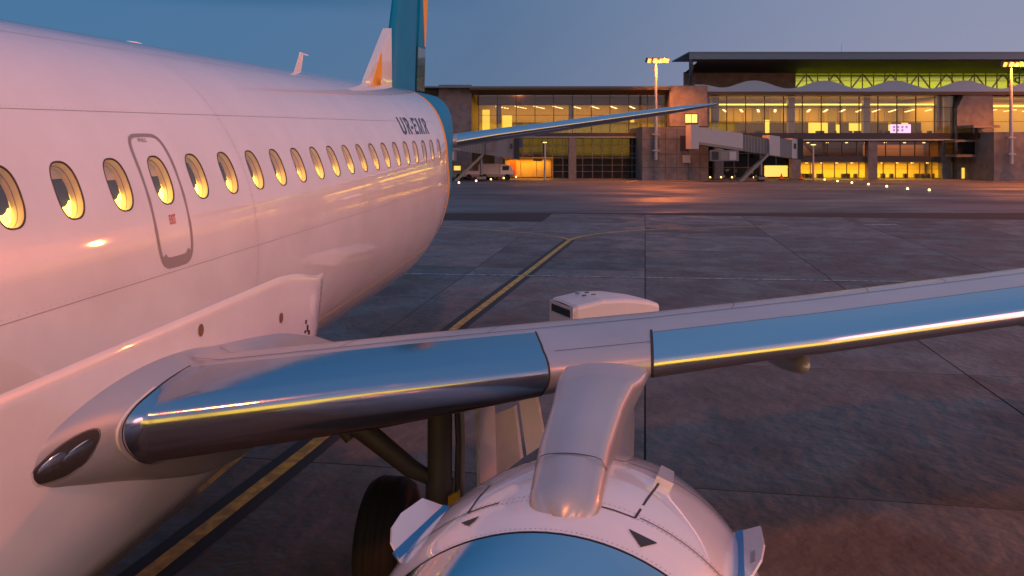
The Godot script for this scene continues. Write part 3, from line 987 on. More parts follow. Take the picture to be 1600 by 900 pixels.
func make_apron() -> void:
	var st := st_begin()
	quad(st, Vector3(-900, -0.02, -900), Vector3(900, -0.02, -900), Vector3(900, -0.02, 900), Vector3(-900, -0.02, 900))
	setting("ground", done(st), M.joint)
	# asphalt beyond the slabs
	var far := setting("apron", box(Vector3(-600, -0.018, -700), Vector3(600, -0.003, -1)), M.asphalt)
	far.position = Vector3(0, 0, -53)
	# concrete slabs of the stand
	var stand := Node3D.new()
	stand.name = "stand_pavement"
	stand.set_meta("kind", "structure")
	add_child(stand)
	var ax := Vector3(sin(-GRID_TURN), 0, -cos(GRID_TURN))      # along
	var bx := Vector3(cos(GRID_TURN), 0, sin(-GRID_TURN))       # across
	var o := Vector3(1.72, 0, -10.35)
	var wd := 6.1
	for i in range(-7, 8):
		for j in range(-4, 8):
			var p := o + bx * wd * i + ax * wd * j
			var dy := rng.randf_range(-0.002, 0.002)
			var q := [p, p + bx * wd, p + (bx + ax) * wd, p + ax * wd]
			var c: Vector3 = (q[0] + q[2]) * 0.5
			if c.z < -50.5 - 0.0 or c.x < -48 or c.x > 52: continue
			var outl := []
			for k in 4:
				var e: Vector3 = q[k] + (c - q[k]).normalized() * 0.022
				outl.append(Vector3(e.x, -0.015, e.z))
			part(stand, "slab", plate(outl, Vector3(0, 0.015 + dy, 0)), M.slabs[rng.randi() % 4])
	# painted lines
	var lead := [Vector2(-4.6, 4.0), Vector2(-3.7, 8.26), Vector2(-2.96, 11.54), Vector2(-1.27, 19.9), Vector2(0.8, 29.2), Vector2(2.74, 38.0)]
	var lb := part(self, "line_border", ribbon(lead, 0.56, 0.005), M.mark_black)
	lb.set_meta("kind", "structure")
	var ly := part(self, "stand_line", ribbon(lead, 0.2, 0.009), M.mark_yellow)
	ly.set_meta("kind", "structure")
	var cr := []
	var cl := []
	for k in 25:
		var f := k / 24.0
		cr.append(Vector2(2.74, 38.0).bezier_interpolate(Vector2(4.0, 41.5), Vector2(7.0, 43.6), Vector2(15.5, 45.0), f))
		cl.append(Vector2(2.74, 38.0).bezier_interpolate(Vector2(2.4, 39.8), Vector2(1.6, 41.0), Vector2(-4.0, 44.5), f))
	setting("curved_line", ribbon(cr, 0.2, 0.009), M.mark_yellow)
	setting("curved_line", ribbon(cl, 0.18, 0.007), M.mark_yellow)
	setting("white_line", ribbon([Vector2(-30, 30.5), Vector2(-4.2, 27.8), Vector2(10.7, 26.3), Vector2(40, 23.2)], 0.16, 0.011), M.mark_white)
	setting("service_road_line", ribbon([Vector2(-50, 96.0), Vector2(14.3, 101.0), Vector2(90, 100.0)], 0.35, 0.009), M.mark_white)
	setting("service_road_line", ribbon([Vector2(14.4, 101.0), Vector2(16.9, 109.0)], 0.4, 0.013), M.mark_yellow)
	for q in [[17, 66, 26], [15, 92, 8], [20, 45.5, 4], [46, 84, 9]]:
		setting("paint_patch", ribbon([Vector2(q[0], q[1]), Vector2(q[0] + q[2] * 0.5, q[1] + 0.3)], 0.5, 0.009), M.mark_white)

# ------------------------------------------------------------------ terminal
# The elevations are set out in units of 1/10.8 m: ex counts along the front, ey downward from a datum above the roofs, 279 = pavement.
const FRONT := -115.7
func ex(a: float) -> float: return (a - 800.0) * 0.09256
func ey(a: float) -> float: return (279.0 - a) * 0.09256

func eb(parent: Node, called: String, x0: float, y0: float, x1: float, y1: float, z0: float, z1: float, m: Material) -> MeshInstance3D:
	return part(parent, called, box(Vector3(ex(x0), ey(y1), FRONT + z0), Vector3(ex(x1), ey(y0), FRONT + z1)), m)

# a glazed front: panes between mullions, each pane a part
func glazing(parent: Node, x0: float, x1: float, rows: Array, n: int, z: float, pane: Material, bar: Material, fat := 0.07) -> void:
	var dx := (x1 - x0) / n
	for i in n:
		for r in rows.size() - 1:
			var p := eb(parent, "pane", x0 + dx * i + 0.5, rows[r] + 0.4, x0 + dx * (i + 1) - 0.5, rows[r + 1] - 0.4, z - 0.03, z, pane)
			p.rotation.y = 0.0
	for i in n + 1:
		var c := ex(x0 + dx * i)
		part(parent, "mullion", box(Vector3(c - fat, ey(rows[-1]), FRONT + z - 0.12), Vector3(c + fat, ey(rows[0]), FRONT + z + 0.08)), bar)
	for r in rows:
		var y := ey(r)
		part(parent, "transom", box(Vector3(ex(x0), y - fat * 0.6, FRONT + z - 0.10), Vector3(ex(x1), y + fat * 0.6, FRONT + z + 0.06)), bar)

func ceiling_lamps(parent: Node, x0: float, x1: float, n: int, y: float, rows: int, lean: float, z0: float, dz: float) -> void:
	for i in n:
		for k in rows:
			var x := ex(lerpf(x0, x1, (i + 0.5) / n)) + lean * k
			var s := 0.14
			var yy := ey(y) - 0.12
			part(parent, "ceiling_lamp", box(Vector3(x - s, yy - 0.1, FRONT + z0 - dz * k - s), Vector3(x + s, yy, FRONT + z0 - dz * k + s)), M.ceiling_lamp)

func area(at: Vector3, sx: float, sz: float, c: Color, e: float) -> void:
	var l := AreaLight3D.new()
	l.name = "hall_light"
	l.area_size = Vector2(sx, sz)
	l.area_normalize_energy = false
	l.light_color = c
	l.light_energy = e
	l.shadow_enabled = true
	l.position = at
	l.rotation.x = -PI * 0.5
	add_child(l, true)

func make_terminal() -> void:
	var t := thing("terminal_hall", "glazed airport terminal hall with wavy canopy under a broad overhanging roof", "terminal", Vector3.ZERO)
	# upper hall behind the departure glazing
	eb(t, "back_wall", 1060, 140, 1620, 279, -14.4, -14.2, M.room)
	eb(t, "hall_ceiling", 1105, 146, 1560, 148, -14.2, -0.3, M.room)
	eb(t, "side_wall", 1486, 150, 1490, 279, -14.2, -0.3, M.room)
	eb(t, "hall_floor", 1105, 208, 1492, 218, -14, 0.35, M.slab_dark)
	eb(t, "slab_edge", 1100, 217.6, 1492, 219.6, 0.36, 0.9, M.slab_edge)
	eb(t, "mid_floor", 1240, 245, 1492, 253, -14, 0.1, M.slab_dark)
	eb(t, "light_strip", 1108, 161, 1478, 163.5, -2.4, -2.0, M.light_strip)
	eb(t, "strip_shelf", 1108, 163.7, 1484, 165, -3.4, -1.4, M.room)
	glazing(t, 1106, 1490, [150, 168, 190, 208], 13, 0.0, M.pane, M.mullion, 0.045)
	ceiling_lamps(t, 1125, 1485, 13, 168, 5, 0.55, -3.0, 1.7)
	for c in [1122, 1242, 1361, 1476]:
		eb(t, "column", c - 5, 151, c + 5, 208, -2.2, -1.3, M.column)
		eb(t, "column", c - 7, 219, c + 7, 279, -0.6, 0.6, M.concrete)
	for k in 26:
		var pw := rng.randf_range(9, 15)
		eb(t, "lit_dark_panel", 1090 + k * 16.5, 151 + rng.randf_range(0, 12), 1090 + k * 16.5 + pw, 207, -14.15, -14.05, [M.room_floor, M.room, M.column][rng.randi() % 3])  # panel tones stand in for lit and dark stretches of the back wall
	# shop units at the hall's back; dark boxes between them added to darken its lower band
	for q in [[1298, 1330, 189, 207], [1344, 1350, 192, 207], [1366, 1392, 190, 206], [1432, 1440, 192, 204], [1454, 1465, 189, 206], [1224, 1232, 184, 207], [1112, 1118, 180, 207]]:
		eb(t, "lit_shop", q[0], q[2], q[1], q[3], -9.0, -8.6, M.shop)
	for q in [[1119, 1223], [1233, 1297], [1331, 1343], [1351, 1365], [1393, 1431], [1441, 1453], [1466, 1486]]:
		eb(t, "dark_band_box", q[0], 188, q[1], 208, -9.4, -8.5, M.room_dark)
	for k in 34:
		var x := rng.randf_range(1110, 1480)
		eb(t, "seat_row", x, 203.5, x + rng.randf_range(3, 8), 207.9, -4.0, -3.4, M.room_dark)
	var sc := eb(t, "advertising_screen", 1397, 194, 1428, 213.5 - 6, -1.2, -0.9, M.screen)
	for k in 7:
		var sx := 1400.0 + (k % 4) * 6.5
		var sy := 196.5 + (k / 4) * 5.0
		part(sc, "screen_figure", box(Vector3(ex(sx), ey(sy + 3.6), FRONT - 0.9), Vector3(ex(sx + 3.4), ey(sy), FRONT - 0.89)), M.screen_mark)
	# middle storey
	glazing(t, 1247, 1475, [221, 233, 245], 10, 0.0, M.pane, M.mullion, 0.04)
	for q in [[1262, 1296, 226, 244], [1372, 1470, 226, 244]]: eb(t, "inner_wall", q[0], q[2], q[1], q[3], -5.0, -4.8, M.room)
	var stair := part(t, "staircase", plate([Vector3(ex(1290), ey(244), FRONT - 3), Vector3(ex(1310), ey(244), FRONT - 3), Vector3(ex(1280), ey(222), FRONT - 3), Vector3(ex(1268), ey(222), FRONT - 3)], Vector3(0, 0, -1.2)), M.room_dark)
	stair.name = "staircase"
	# ground floor, brightly lit
	eb(t, "lit_room_wall", 1240, 253, 1478, 279, -6.2, -6.0, M.room)
	glazing(t, 1247, 1475, [254, 264, 278.6], 12, 0.0, M.pane, M.mullion, 0.04)
	for k in 26:
		var x := rng.randf_range(1250, 1470)
		eb(t, "seat_row", x, 272.0, x + rng.randf_range(2, 6), 278.9, -2.5, -2.0, M.room_dark)
	ceiling_lamps(t, 1255, 1470, 9, 253, 1, 0.0, -1.6, 1.0)
	ceiling_lamps(t, 1255, 1470, 7, 221, 1, 0.0, -2.0, 1.0)
	# ground floor of the stand beside the pier: dark planting box with lamps
	eb(t, "dark_plinth", 1107, 219.7, 1240, 279, -3.2, -2.8, M.concrete)
	glazing(t, 1107, 1240, [221, 240, 262, 278.6], 6, -1.5, M.pane_dark, M.mullion_pale, 0.03)
	eb(t, "lit_doorway", 1199, 259, 1235, 276.5, -1.35, -1.2, M.shop)
	# canopy with its row of waves
	var top := PackedVector3Array()
	var rowsW := []
	for z in [1.2, -3.0, -9.0]:
		var row := PackedVector3Array()
		for k in 241:
			var x := lerpf(1083.0, 1720.0, k / 240.0)
			var amp := 6.2 * smoothstep(1083.0, 1140.0, x)
			row.append(Vector3(ex(x), ey((133.0 if z > 0.0 else 142.0) - amp * cos((x - 1174.0) / 109.0 * TAU)), FRONT + z))
		rowsW.append(row)
	var lowrow := PackedVector3Array()
	for k in 241: lowrow.append(Vector3(ex(lerpf(1083.0, 1720.0, k / 240.0)), ey(144.0), FRONT + 1.2))
	rowsW.push_front(lowrow)
	part(t, "canopy", sheet(rowsW, false), M.roof_metal)
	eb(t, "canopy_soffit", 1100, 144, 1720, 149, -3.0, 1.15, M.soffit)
	# clerestory and its trusses
	eb(t, "upper_wall", 1090, 103, 1278, 146, -9.6, -9.2, M.concrete)
	eb(t, "clerestory_back", 1200, 95, 1790, 146, -17.0, -16.8, M.green_lit)
	eb(t, "clerestory_floor", 1200, 143, 1790, 145, -16.8, -9.5, M.green_lit)
	glazing(t, 1278, 1770, [104.5, 118, 139], 26, -9.3, M.pane, M.mullion, 0.05)
	for k in 20:
		var x := 1292.0 + k * 24.0
		var d := 11.0 * (1 if k % 2 == 0 else -1)
		var tr := part(t, "truss_bar", tube([Vector3(ex(x - d), ey(134), FRONT - 11), Vector3(ex(x + d), ey(105), FRONT - 11)], [0.14, 0.14], 8), M.mullion)
		tr.name = "truss_bar"
	part(t, "truss_chord", tube([Vector3(ex(1280), ey(107), FRONT - 11), Vector3(ex(1720), ey(107), FRONT - 11)], [0.12, 0.12], 8), M.mullion)
	var ltr := TextMesh.new()
	var fnt := SystemFont.new()
	fnt.font_names = PackedStringArray(["Droid Sans"])
	ltr.font = fnt
	ltr.text = "ES"
	ltr.font_size = 64
	ltr.pixel_size = 0.034
	ltr.depth = 0.15
	var lt := part(t, "roof_lettering", ltr, M.mullion)
	lt.position = Vector3(ex(1645), ey(121), FRONT - 9.1)
	# the broad roof
	var sec := [[-9.0, 83, 88], [1.8, 82.0, 86], [4.0, 82.5, 94.5]]
	var rows := []
	for x in [1065.0, 1720.0]:
		var e: float = 0.0 if x > 1100.0 else 1.0
		var row := PackedVector3Array()
		for p in [[4.6, 88.5], [4.4, 98.0], [3.0, 99.5], [-2.5, 102.0], [-9.5, 104.5]]:
			row.append(Vector3(ex(x + e * (p[1] - 88.5) * 1.6), ey(p[1]), FRONT + p[0]))
		rows.append(row)
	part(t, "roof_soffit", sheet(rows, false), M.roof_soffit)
	eb(t, "roof", 1065, 87.0, 1720, 88.6, -7, 4.7, M.fascia)
	eb(t, "rear_roof", 1290, 87.1, 1790, 88.5, -40, -7.01, M.fascia)
	eb(t, "roof_fascia", 1066, 88.7, 1720, 98.0, 4.45, 4.62, M.fascia)
	part(t, "roof_end", plate([Vector3(ex(1066), ey(88.7), FRONT + 4.4), Vector3(ex(1070), ey(98), FRONT + 4.2), Vector3(ex(1077), ey(106), FRONT + 2), Vector3(ex(1086), ey(120), FRONT - 2.5), Vector3(ex(1092), ey(146), FRONT - 6.5), Vector3(ex(1092), ey(88.7), FRONT - 6.5)], Vector3(0.2, 0, 0)), M.concrete)
	eb(t, "roof_vent", 1194, 82, 1200, 87, -4, -3, M.slab_dark)
	part(t, "roof_vent", plate([Vector3(ex(1193), ey(84.0), FRONT - 3.2), Vector3(ex(1201), ey(84.0), FRONT - 3.2), Vector3(ex(1197), ey(78.5), FRONT - 3.2)], Vector3(0, 0, -1)), M.slab_dark)
	for x in [1315, 1130]: part(t, "roof_aerial", tube([Vector3(ex(x), ey(88), FRONT), Vector3(ex(x), ey(68 if x > 1200 else 83.0), FRONT)], [0.03, 0.015], 6), M.steel)
	# right-hand tower and the bay past it
	part(t, "stair_tower", plate([Vector3(ex(1490), ey(279), FRONT + 0.9), Vector3(ex(1490), ey(170), FRONT + 0.9), Vector3(ex(1505), ey(141), FRONT + 0.9), Vector3(ex(1545), ey(141), FRONT + 0.9), Vector3(ex(1550), ey(279), FRONT + 0.9)], Vector3(0, 0, -6)), M.concrete)
	eb(t, "lit_doorway", 1497, 262, 1529, 278.5, 0.92, 1.0, M.shop)
	eb(t, "bay_ceiling", 1550, 150, 1720, 152, -10, 0.2, M.room)
	eb(t, "bay_wall", 1550, 152, 1720, 279, -9, -8.8, M.room)
	eb(t, "bay_floor", 1550, 208, 1720, 214, -9, 0.2, M.slab_dark)
	eb(t, "light_strip", 1556, 163, 1720, 165.5, -2.4, -2.0, M.light_strip)
	glazing(t, 1550, 1720, [152, 170, 190, 208], 6, 0.0, M.pane, M.mullion, 0.045)
	ceiling_lamps(t, 1560, 1715, 5, 168, 4, 0.55, -3.0, 1.7)
	glazing(t, 1550, 1720, [214, 240, 262, 278.6], 6, 0.0, M.pane_dark, M.mullion_pale, 0.03)
	area(Vector3(ex(1298), ey(152) - 0.15, FRONT - 7), 34.0, 9.0, Color(1.0, 0.72, 0.12), 1.5)
	area(Vector3(ex(1360), ey(253) - 0.12, FRONT - 3), 20.0, 3.0, Color(1.0, 0.72, 0.10), 5.5)
	area(Vector3(ex(1360), ey(221) - 0.12, FRONT - 4), 20.0, 5.0, Color(1.0, 0.55, 0.14), 0.5)
	area(Vector3(ex(1635), ey(152) - 0.15, FRONT - 5), 14.0, 6.0, Color(1.0, 0.72, 0.12), 1.5)
	area(Vector3(ex(1500), ey(103), FRONT - 13.2), 48.0, 5.0, Color(1.0, 1.0, 0.20), 1.3)

	# left wing
	var l := thing("terminal_wing", "long low flat-roofed terminal wing with dark glazing beside the tall hall", "terminal")
	eb(l, "roof", 640, 136.6, 1042, 139.0, -20, 2.6, M.fascia)
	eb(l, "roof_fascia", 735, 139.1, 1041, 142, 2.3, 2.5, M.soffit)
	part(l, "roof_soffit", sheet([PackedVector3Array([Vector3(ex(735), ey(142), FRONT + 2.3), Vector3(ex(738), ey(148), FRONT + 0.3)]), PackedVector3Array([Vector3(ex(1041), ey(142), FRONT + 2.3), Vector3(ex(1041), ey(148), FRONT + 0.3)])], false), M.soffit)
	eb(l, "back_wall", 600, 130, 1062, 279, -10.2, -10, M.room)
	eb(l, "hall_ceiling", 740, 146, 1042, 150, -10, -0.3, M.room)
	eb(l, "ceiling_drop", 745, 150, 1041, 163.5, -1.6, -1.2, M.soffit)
	eb(l, "hall_floor", 686, 208, 1041, 213.5, -10, 0.3, M.slab_dark)
	eb(l, "slab_edge", 735, 213.6, 1003, 215, 0.3, 0.6, M.slab_edge)
	eb(l, "low_wall", 800, 190, 1003, 207.9, -4.0, -3.6, M.bridge_grey)
	glazing(l, 748, 1041, [148, 164, 180, 208], 10, 0.0, M.pane, M.mullion, 0.045)
	ceiling_lamps(l, 760, 1003, 8, 163, 5, 0.40, -2.4, 1.5)
	for c in [779, 894]:
		eb(l, "column", c - 4, 150, c + 4, 208, -2.6, -1.7, M.column)
		eb(l, "column", c - 6, 215, c + 6, 279, -0.5, 0.5, M.concrete)
	for q in [[751, 763, 168, 206], [784, 800, 177, 207], [996, 1002, 181, 196]]:
		eb(l, "lit_shop", q[0], q[2], q[1], q[3], -7.0, -6.6, M.shop)
	glazing(l, 786, 1003, [216, 228, 240, 246.5], 14, 0.0, M.pane_dark, M.mullion_pale, 0.03)
	glazing(l, 864, 1003, [247, 258, 268, 278.6], 9, 0.0, M.pane_dark, M.mullion_pale, 0.03)
	eb(l, "ground_room", 780, 247, 1003, 279, -6.2, -6.0, M.room)
	var k1 := eb(l, "lit_kiosk_wall", 789, 247, 863, 277.5, -3.4, -3.2, M.room)
	k1.name = "kiosk_wall"
	eb(l, "kiosk_lintel", 786, 245.4, 864, 247.5, -0.1, 0.4, M.yellow_part)
	glazing(l, 789, 863, [248, 278.6], 3, 0.1, M.pane, M.yellow_part, 0.05)
	for q in [[796, 806, 252, 276], [834, 846, 256, 277]]: eb(l, "kiosk_panel", q[0], q[2], q[1], q[3], -2.4, -2.2, M.orange if q[0] < 800 else M.room)
	eb(l, "kiosk_sign", 833, 248.5, 847, 251.5, 0.25, 0.35, M.dark)
	eb(l, "route_sign", 806, 217, 816, 230, 0.15, 0.25, M.navy)
	eb(l, "end_tower", 686, 133, 737, 278.8, -6, 0.7, M.concrete)
	eb(l, "far_bay_wall", 640, 139, 686, 279, -3, -2.6, M.concrete)
	glazing(l, 650, 686, [150, 166, 186, 206], 2, -0.4, M.pane, M.mullion, 0.045)
	area(Vector3(ex(875), ey(150) - 0.15, FRONT - 5), 22.0, 6.0, Color(1.0, 0.70, 0.12), 1.1)
	area(Vector3(ex(826), ey(248) - 0.12, FRONT - 1.6), 6.4, 2.2, Color(1.0, 0.64, 0.12), 4.0)

	# the terminal runs on to the right, out of view but mirrored in the flank
	var rw := thing("terminal_wing", "terminal wing running on past the glazed link, its upper floor lit yellow", "terminal")
	eb(rw, "roof", 1722, 136, 2300, 139, -14, 2.6, M.fascia)
	eb(rw, "back_wall", 1722, 139, 2300, 279, -10.2, -10, M.room)
	eb(rw, "hall_floor", 1722, 208, 2300, 214, -10, 0.3, M.slab_dark)
	eb(rw, "lower_wall", 1722, 214, 2300, 279, -1.0, 0.0, M.concrete)
	eb(rw, "light_strip", 1725, 161, 2300, 165, -2.4, -2.0, M.light_strip)
	glazing(rw, 1722, 2300, [150, 170, 208], 16, 0.0, M.pane, M.mullion, 0.05)
	area(Vector3(ex(2010), ey(142), FRONT - 5), 52.0, 6.0, Color(1.0, 0.72, 0.12), 1.5)

	# boarding piers
	var p := thing("boarding_pier", "concrete boarding pier block with a small lit window above the sloping air bridge", "building")
	eb(p, "pier_wall", 993, 200, 1091, 279, 0.0, 6.0, M.concrete)
	eb(p, "upper_block", 1042, 135.5, 1100, 197.8, -5, 2.0, M.concrete)
	eb(p, "side_fin", 1100, 146, 1106, 197.8, -1.0, 1.0, M.concrete)
	var lw := eb(p, "window", 1065, 178, 1085, 194, 2.02, 2.1, M.mullion)
	for x in [1066, 1075.5]: part(lw, "lit_pane", box(Vector3(ex(x), ey(192.5), FRONT + 2.1), Vector3(ex(x + 8.5), ey(179.5), FRONT + 2.13)), M.shop)
	for x in [1010, 1027, 1044, 1061, 1078]: eb(p, "panel_joint", x, 200.2, x + 0.5, 279, 6.0, 6.01, M.seam)
	for y in [218, 240, 260]: eb(p, "panel_joint", 993, y, 1091, y + 0.5, 6.0, 6.01, M.seam)
	eb(p, "doorway", 1049, 213, 1061, 236, 6.0, 6.06, M.slab_dark)
	eb(p, "switch_cabinet", 1053, 242, 1063, 253, 6.02, 6.6, M.bridge_white)
	var p2 := thing("boarding_pier", "concrete boarding pier block with a glazed link sloping down to it", "building")
	eb(p2, "pier_wall", 1501, 208, 1600, 279, 0.6, 8.0, M.concrete)
	eb(p2, "upper_link_roof", 1490, 197, 1530, 201, 1.0, 5.0, M.concrete)
	eb(p2, "link_side", 1490, 201, 1500.8, 216, 1.1, 4.8, M.pane_dark)
	eb(p2, "link_floor", 1470, 219, 1500.8, 222, 1.0, 4.0, M.concrete)
	eb(p2, "link_glass", 1471, 222.1, 1500.8, 241, 1.1, 3.6, M.pane_dark)
	eb(p2, "link_base", 1470, 241.1, 1500.8, 245, 1.0, 4.0, M.concrete)

func jet_bridge(label: String, at: Vector3, turn: float, tone: Material) -> void:
	var b := thing("air_bridge", label, "air bridge", at, "air bridges on the terminal piers")
	b.rotation.y = turn
	b.scale = Vector3(0.86, 1.0, 1.0)
	var lng := 15.5      # runs along +x from the pier, dropping to the cab
	var y0 := 4.9
	var drop := -0.125
	var cut := func(x0: float, x1: float, half: float, h: float, m: Material, called: String) -> MeshInstance3D:
		var st := st_begin()
		st.set_smooth_group(-1)
		var p := []
		for k in 8:
			var x := x1 if k & 1 else x0
			p.append(Vector3(x, y0 + drop * x + (h if k & 2 else 0.0), half if k & 4 else -half))
		quad(st, p[0], p[2], p[3], p[1]); quad(st, p[4], p[5], p[7], p[6]); quad(st, p[0], p[4], p[6], p[2])
		quad(st, p[1], p[3], p[7], p[5]); quad(st, p[2], p[6], p[7], p[3]); quad(st, p[0], p[1], p[5], p[4])
		return part(b, called, done(st), m)
	cut.call(0.0, 7.0, 1.3, 2.3, tone, "outer_tunnel")
	cut.call(-0.2, 7.05, 1.34, 0.35, M.steel, "tunnel_sill")
	cut.call(7.0, 11.0, 1.12, 2.1, M.bridge_grey, "inner_tunnel")
	for k in 8: cut.call(7.3 + k * 0.46, 7.42 + k * 0.46, 1.2, 2.15, M.steel, "tunnel_rib")
	cut.call(11.0, 12.6, 1.5, 2.6, tone, "rotunda_cab")
	cut.call(12.6, 14.4, 1.45, 2.4, M.bridge_grey, "cab")
	cut.call(14.4, 15.3, 1.5, 2.6, tone, "cab_front")
	cut.call(15.3, 16.1, 1.6, 2.7, M.bellows, "bellows")
	part(b, "cab_window", box(Vector3(14.7, y0 - 0.6, 1.5), Vector3(15.05, y0 + 0.1, 1.53)), M.dark)
	part(b, "pier_collar", box(Vector3(-1.0, y0 - 0.6, -1.6), Vector3(0.2, y0 + 2.6, 1.6)), tone)
	part(b, "support_leg", tube([Vector3(10.2, 0.4, 0), Vector3(10.2, y0 + drop * 10.2, 0)], [0.22, 0.22], 12), M.steel)
	part(b, "bogie", box(Vector3(9.5, 0.25, -1.1), Vector3(10.9, 0.6, 1.1)), M.steel)
	for z in [-0.85, 0.85]:
		var w := part(b, "wheel", tyre_mesh(0.42, 0.3), M.rubber)
		w.position = Vector3(10.2, 0.42, z)
		w.rotation.y = PI * 0.5
	part(b, "stairs", plate([Vector3(6.0, 0.05, 1.35), Vector3(6.7, 0.05, 1.35), Vector3(10.6, y0 - 1.5, 1.35), Vector3(10.6, y0 - 1.15, 1.35)], Vector3(0, 0, 0.9)), M.steel)
	part(b, "equipment_frame", box(Vector3(2.0, y0 - 2.2, 0.3), Vector3(6.4, y0 - 0.75, 1.25)), M.bridge_grey)
	for k in 3: part(b, "equipment_door", box(Vector3(2.25 + k * 1.35, y0 - 2.05, 1.25), Vector3(3.3 + k * 1.35, y0 - 0.95, 1.28)), [M.dark, M.steel, M.bridge_white][k])

# ------------------------------------------------------------------ masts and lamps
func mast(label: String, at: Vector3, foot: float, top: float, power: float, aim: Vector3, n := 4, tint := Color(1.0, 0.50, 0.23)) -> void:
	var m := thing("floodlight_mast", label, "floodlight", at, "apron floodlight masts")
	part(m, "pole", tube([Vector3(0, foot, 0), Vector3(0, top, 0)], [0.28 if foot > 0.5 else 0.32, 0.15], 16), M.mast)
	part(m, "crossarm", box(Vector3(-1.35, top - 0.1, -0.12), Vector3(1.35, top + 0.1, 0.12)), M.mast)
	if foot > 0.5:
		for y in [foot + 1.2, foot + 3.4]: part(m, "bracket", box(Vector3(-0.5, y, -0.5), Vector3(0.5, y + 0.18, 0.3)), M.mast)
	var dir := (aim - (at + Vector3(0, top, 0)))
	dir.y = 0
	dir = dir.normalized()
	var yaw := atan2(dir.x, dir.z)
	for k in n:
		var h := holder(m, "floodlight")
		h.position = Vector3((k - (n - 1) * 0.5) * 0.80, top + 0.05, 0) + Vector3(dir.x, 0, dir.z) * 0.25
		h.rotation = Vector3(0.35, yaw, 0)
		part(h, "housing", box(Vector3(-0.37, -0.32, -0.22), Vector3(0.37, 0.32, 0.20)), M.steel)
		part(h, "lamp", box(Vector3(-0.34, -0.29, 0.202), Vector3(0.34, 0.29, 0.215)), M.lamp_face)
	if power > 0.0:
		var o := SpotLight3D.new()
		o.name = "flood"
		o.light_color = tint
		o.light_energy = power
		o.light_size = 0.9
		o.spot_range = 400
		o.spot_attenuation = 2.0
		o.spot_angle = 75.0
		o.spot_angle_attenuation = 0.6
		o.shadow_enabled = true
		add_child(o, true)
		o.look_at_from_position(at + Vector3(0, top + 0.05, 0) + dir * 0.7, aim)

func make_lights() -> void:
	mast("floodlight mast fixed to the concrete pier with the small lit window", Vector3(ex(1012), 0, FRONT + 6.6), ey(249), ey(103), 650.0, Vector3(22, 0, -106), 4, Color(1.0, 0.50, 0.13))
	mast("floodlight mast rising beside the glazed link and its pier", Vector3(ex(1520.5), 0, FRONT + 8.8), ey(254), ey(111), 650.0, Vector3(68, 0, -104), 4, Color(1.0, 0.50, 0.13))
	# masts out of view: the key light behind the stand, and the row the flank mirrors
	mast("tall floodlight mast behind the stand", Vector3(2, 0, 12), 0.0, 22.0, 300.0, Vector3(1, 0, -11), 6)
	mast("floodlight mast at the far corner of the terminal wing past the link", Vector3(96, 0, -104), 0.0, 16.0, 600.0, Vector3(40, 0, -80))
	mast("floodlight mast on the open apron abreast of the tail", Vector3(70, 0, -52), 0.0, 16.0, 2000.0, Vector3(-4, 2, -10), 4, Color(1.0, 0.44, 0.09))
	mast("floodlight mast on the open apron abreast of the engine", Vector3(52, 0, -10), 0.0, 16.0, 160.0, Vector3(-4, 3, -10))

func ground_lamp(x: float, d: float, label: String, group: String) -> void:
	var g := thing("ground_light", label, "light", Vector3(x, 0, -d), group)
	part(g, "base", lathe([[0.0, 0.0], [0.16, 0.0], [0.14, 0.10], [0.0, 0.12]], 16), M.steel)
	part(g, "lamp", lathe([[0.0, 0.34], [0.09, 0.30], [0.12, 0.20], [0.10, 0.12]], 16), M.ground_lamp)

func make_small_things() -> void:
	for q in [[1288.5, 283], [1308.5, 285.5], [1331, 288], [1357, 290.5], [1385.5, 294], [1418, 298], [1452, 300]]:
		var d: float = EYE * 1250.0 / (q[1] - 232.0)
		ground_lamp((q[0] - 800.0) / 1250.0 * d, d, "small amber ground light in the row before the lit ground floor", "ground lights before the hall")
	for q in [[717, 288], [744, 285], [767, 282.5], [787, 280.5], [806.5, 278.6]]:
		var d: float = EYE * 1250.0 / (q[1] - 232.0)
		ground_lamp((q[0] - 800.0) / 1250.0 * d, d, "small amber ground light in the row by the parked tail", "ground lights by the tail")
	for k in 6:
		ground_lamp(ex(1108 + k * 17), -FRONT - 0.6, "small amber light along the dark plinth under the air bridge", "plinth lights under the air bridge")
	jet_bridge("pale air bridge sloping down from the pier with the lit window", Vector3(ex(1063), 0, FRONT + 9.2), 0.0, M.bridge_white)
	jet_bridge("grey air bridge half hidden behind the airliner's tail", Vector3(ex(650) + 1.0, 0, FRONT + 8.2), 0.0, M.concrete)
	for q in [[1258.5, "lamp post beside the lit ground floor of the hall", 226.0], [850, "short lamp post before the lit kiosk in the terminal wing", 222.5]]:
		var lp := thing("lamp_post", q[1], "lamp post", Vector3(ex(q[0]), 0, FRONT + 3.0))
		var top := ey(q[2])
		part(lp, "pole", tube([Vector3.ZERO, Vector3(0, top, 0)], [0.17, 0.11], 12), M.mast)
		part(lp, "lamp_head", box(Vector3(-0.32, top, -0.2), Vector3(0.32, top + 0.22, 0.2)), M.steel)
		part(lp, "lamp", box(Vector3(-0.28, top - 0.06, -0.17), Vector3(0.28, top - 0.002, 0.17)), M.ground_lamp)
	# marker cones
	for q in [[777.5, 276.5, "orange marker cone standing before the vehicles at the terminal wing"], [1221, 279, "orange marker cone below the cab of the pale air bridge"], [1252, 281, "orange marker cone at the foot of the lamp post"]]:
		var cn := thing("marker_cone", q[2], "cone", Vector3(ex(q[0]) * 0.97, 0, FRONT * 0.97))
		part(cn, "foot", box(Vector3(-0.35, 0, -0.35), Vector3(0.35, 0.06, 0.35)), M.rubber)
		part(cn, "body", lathe([[0.27, 0.06], [0.05, 0.85], [0.0, 0.86]], 16), M.orange)
	make_van()
	make_tractors()

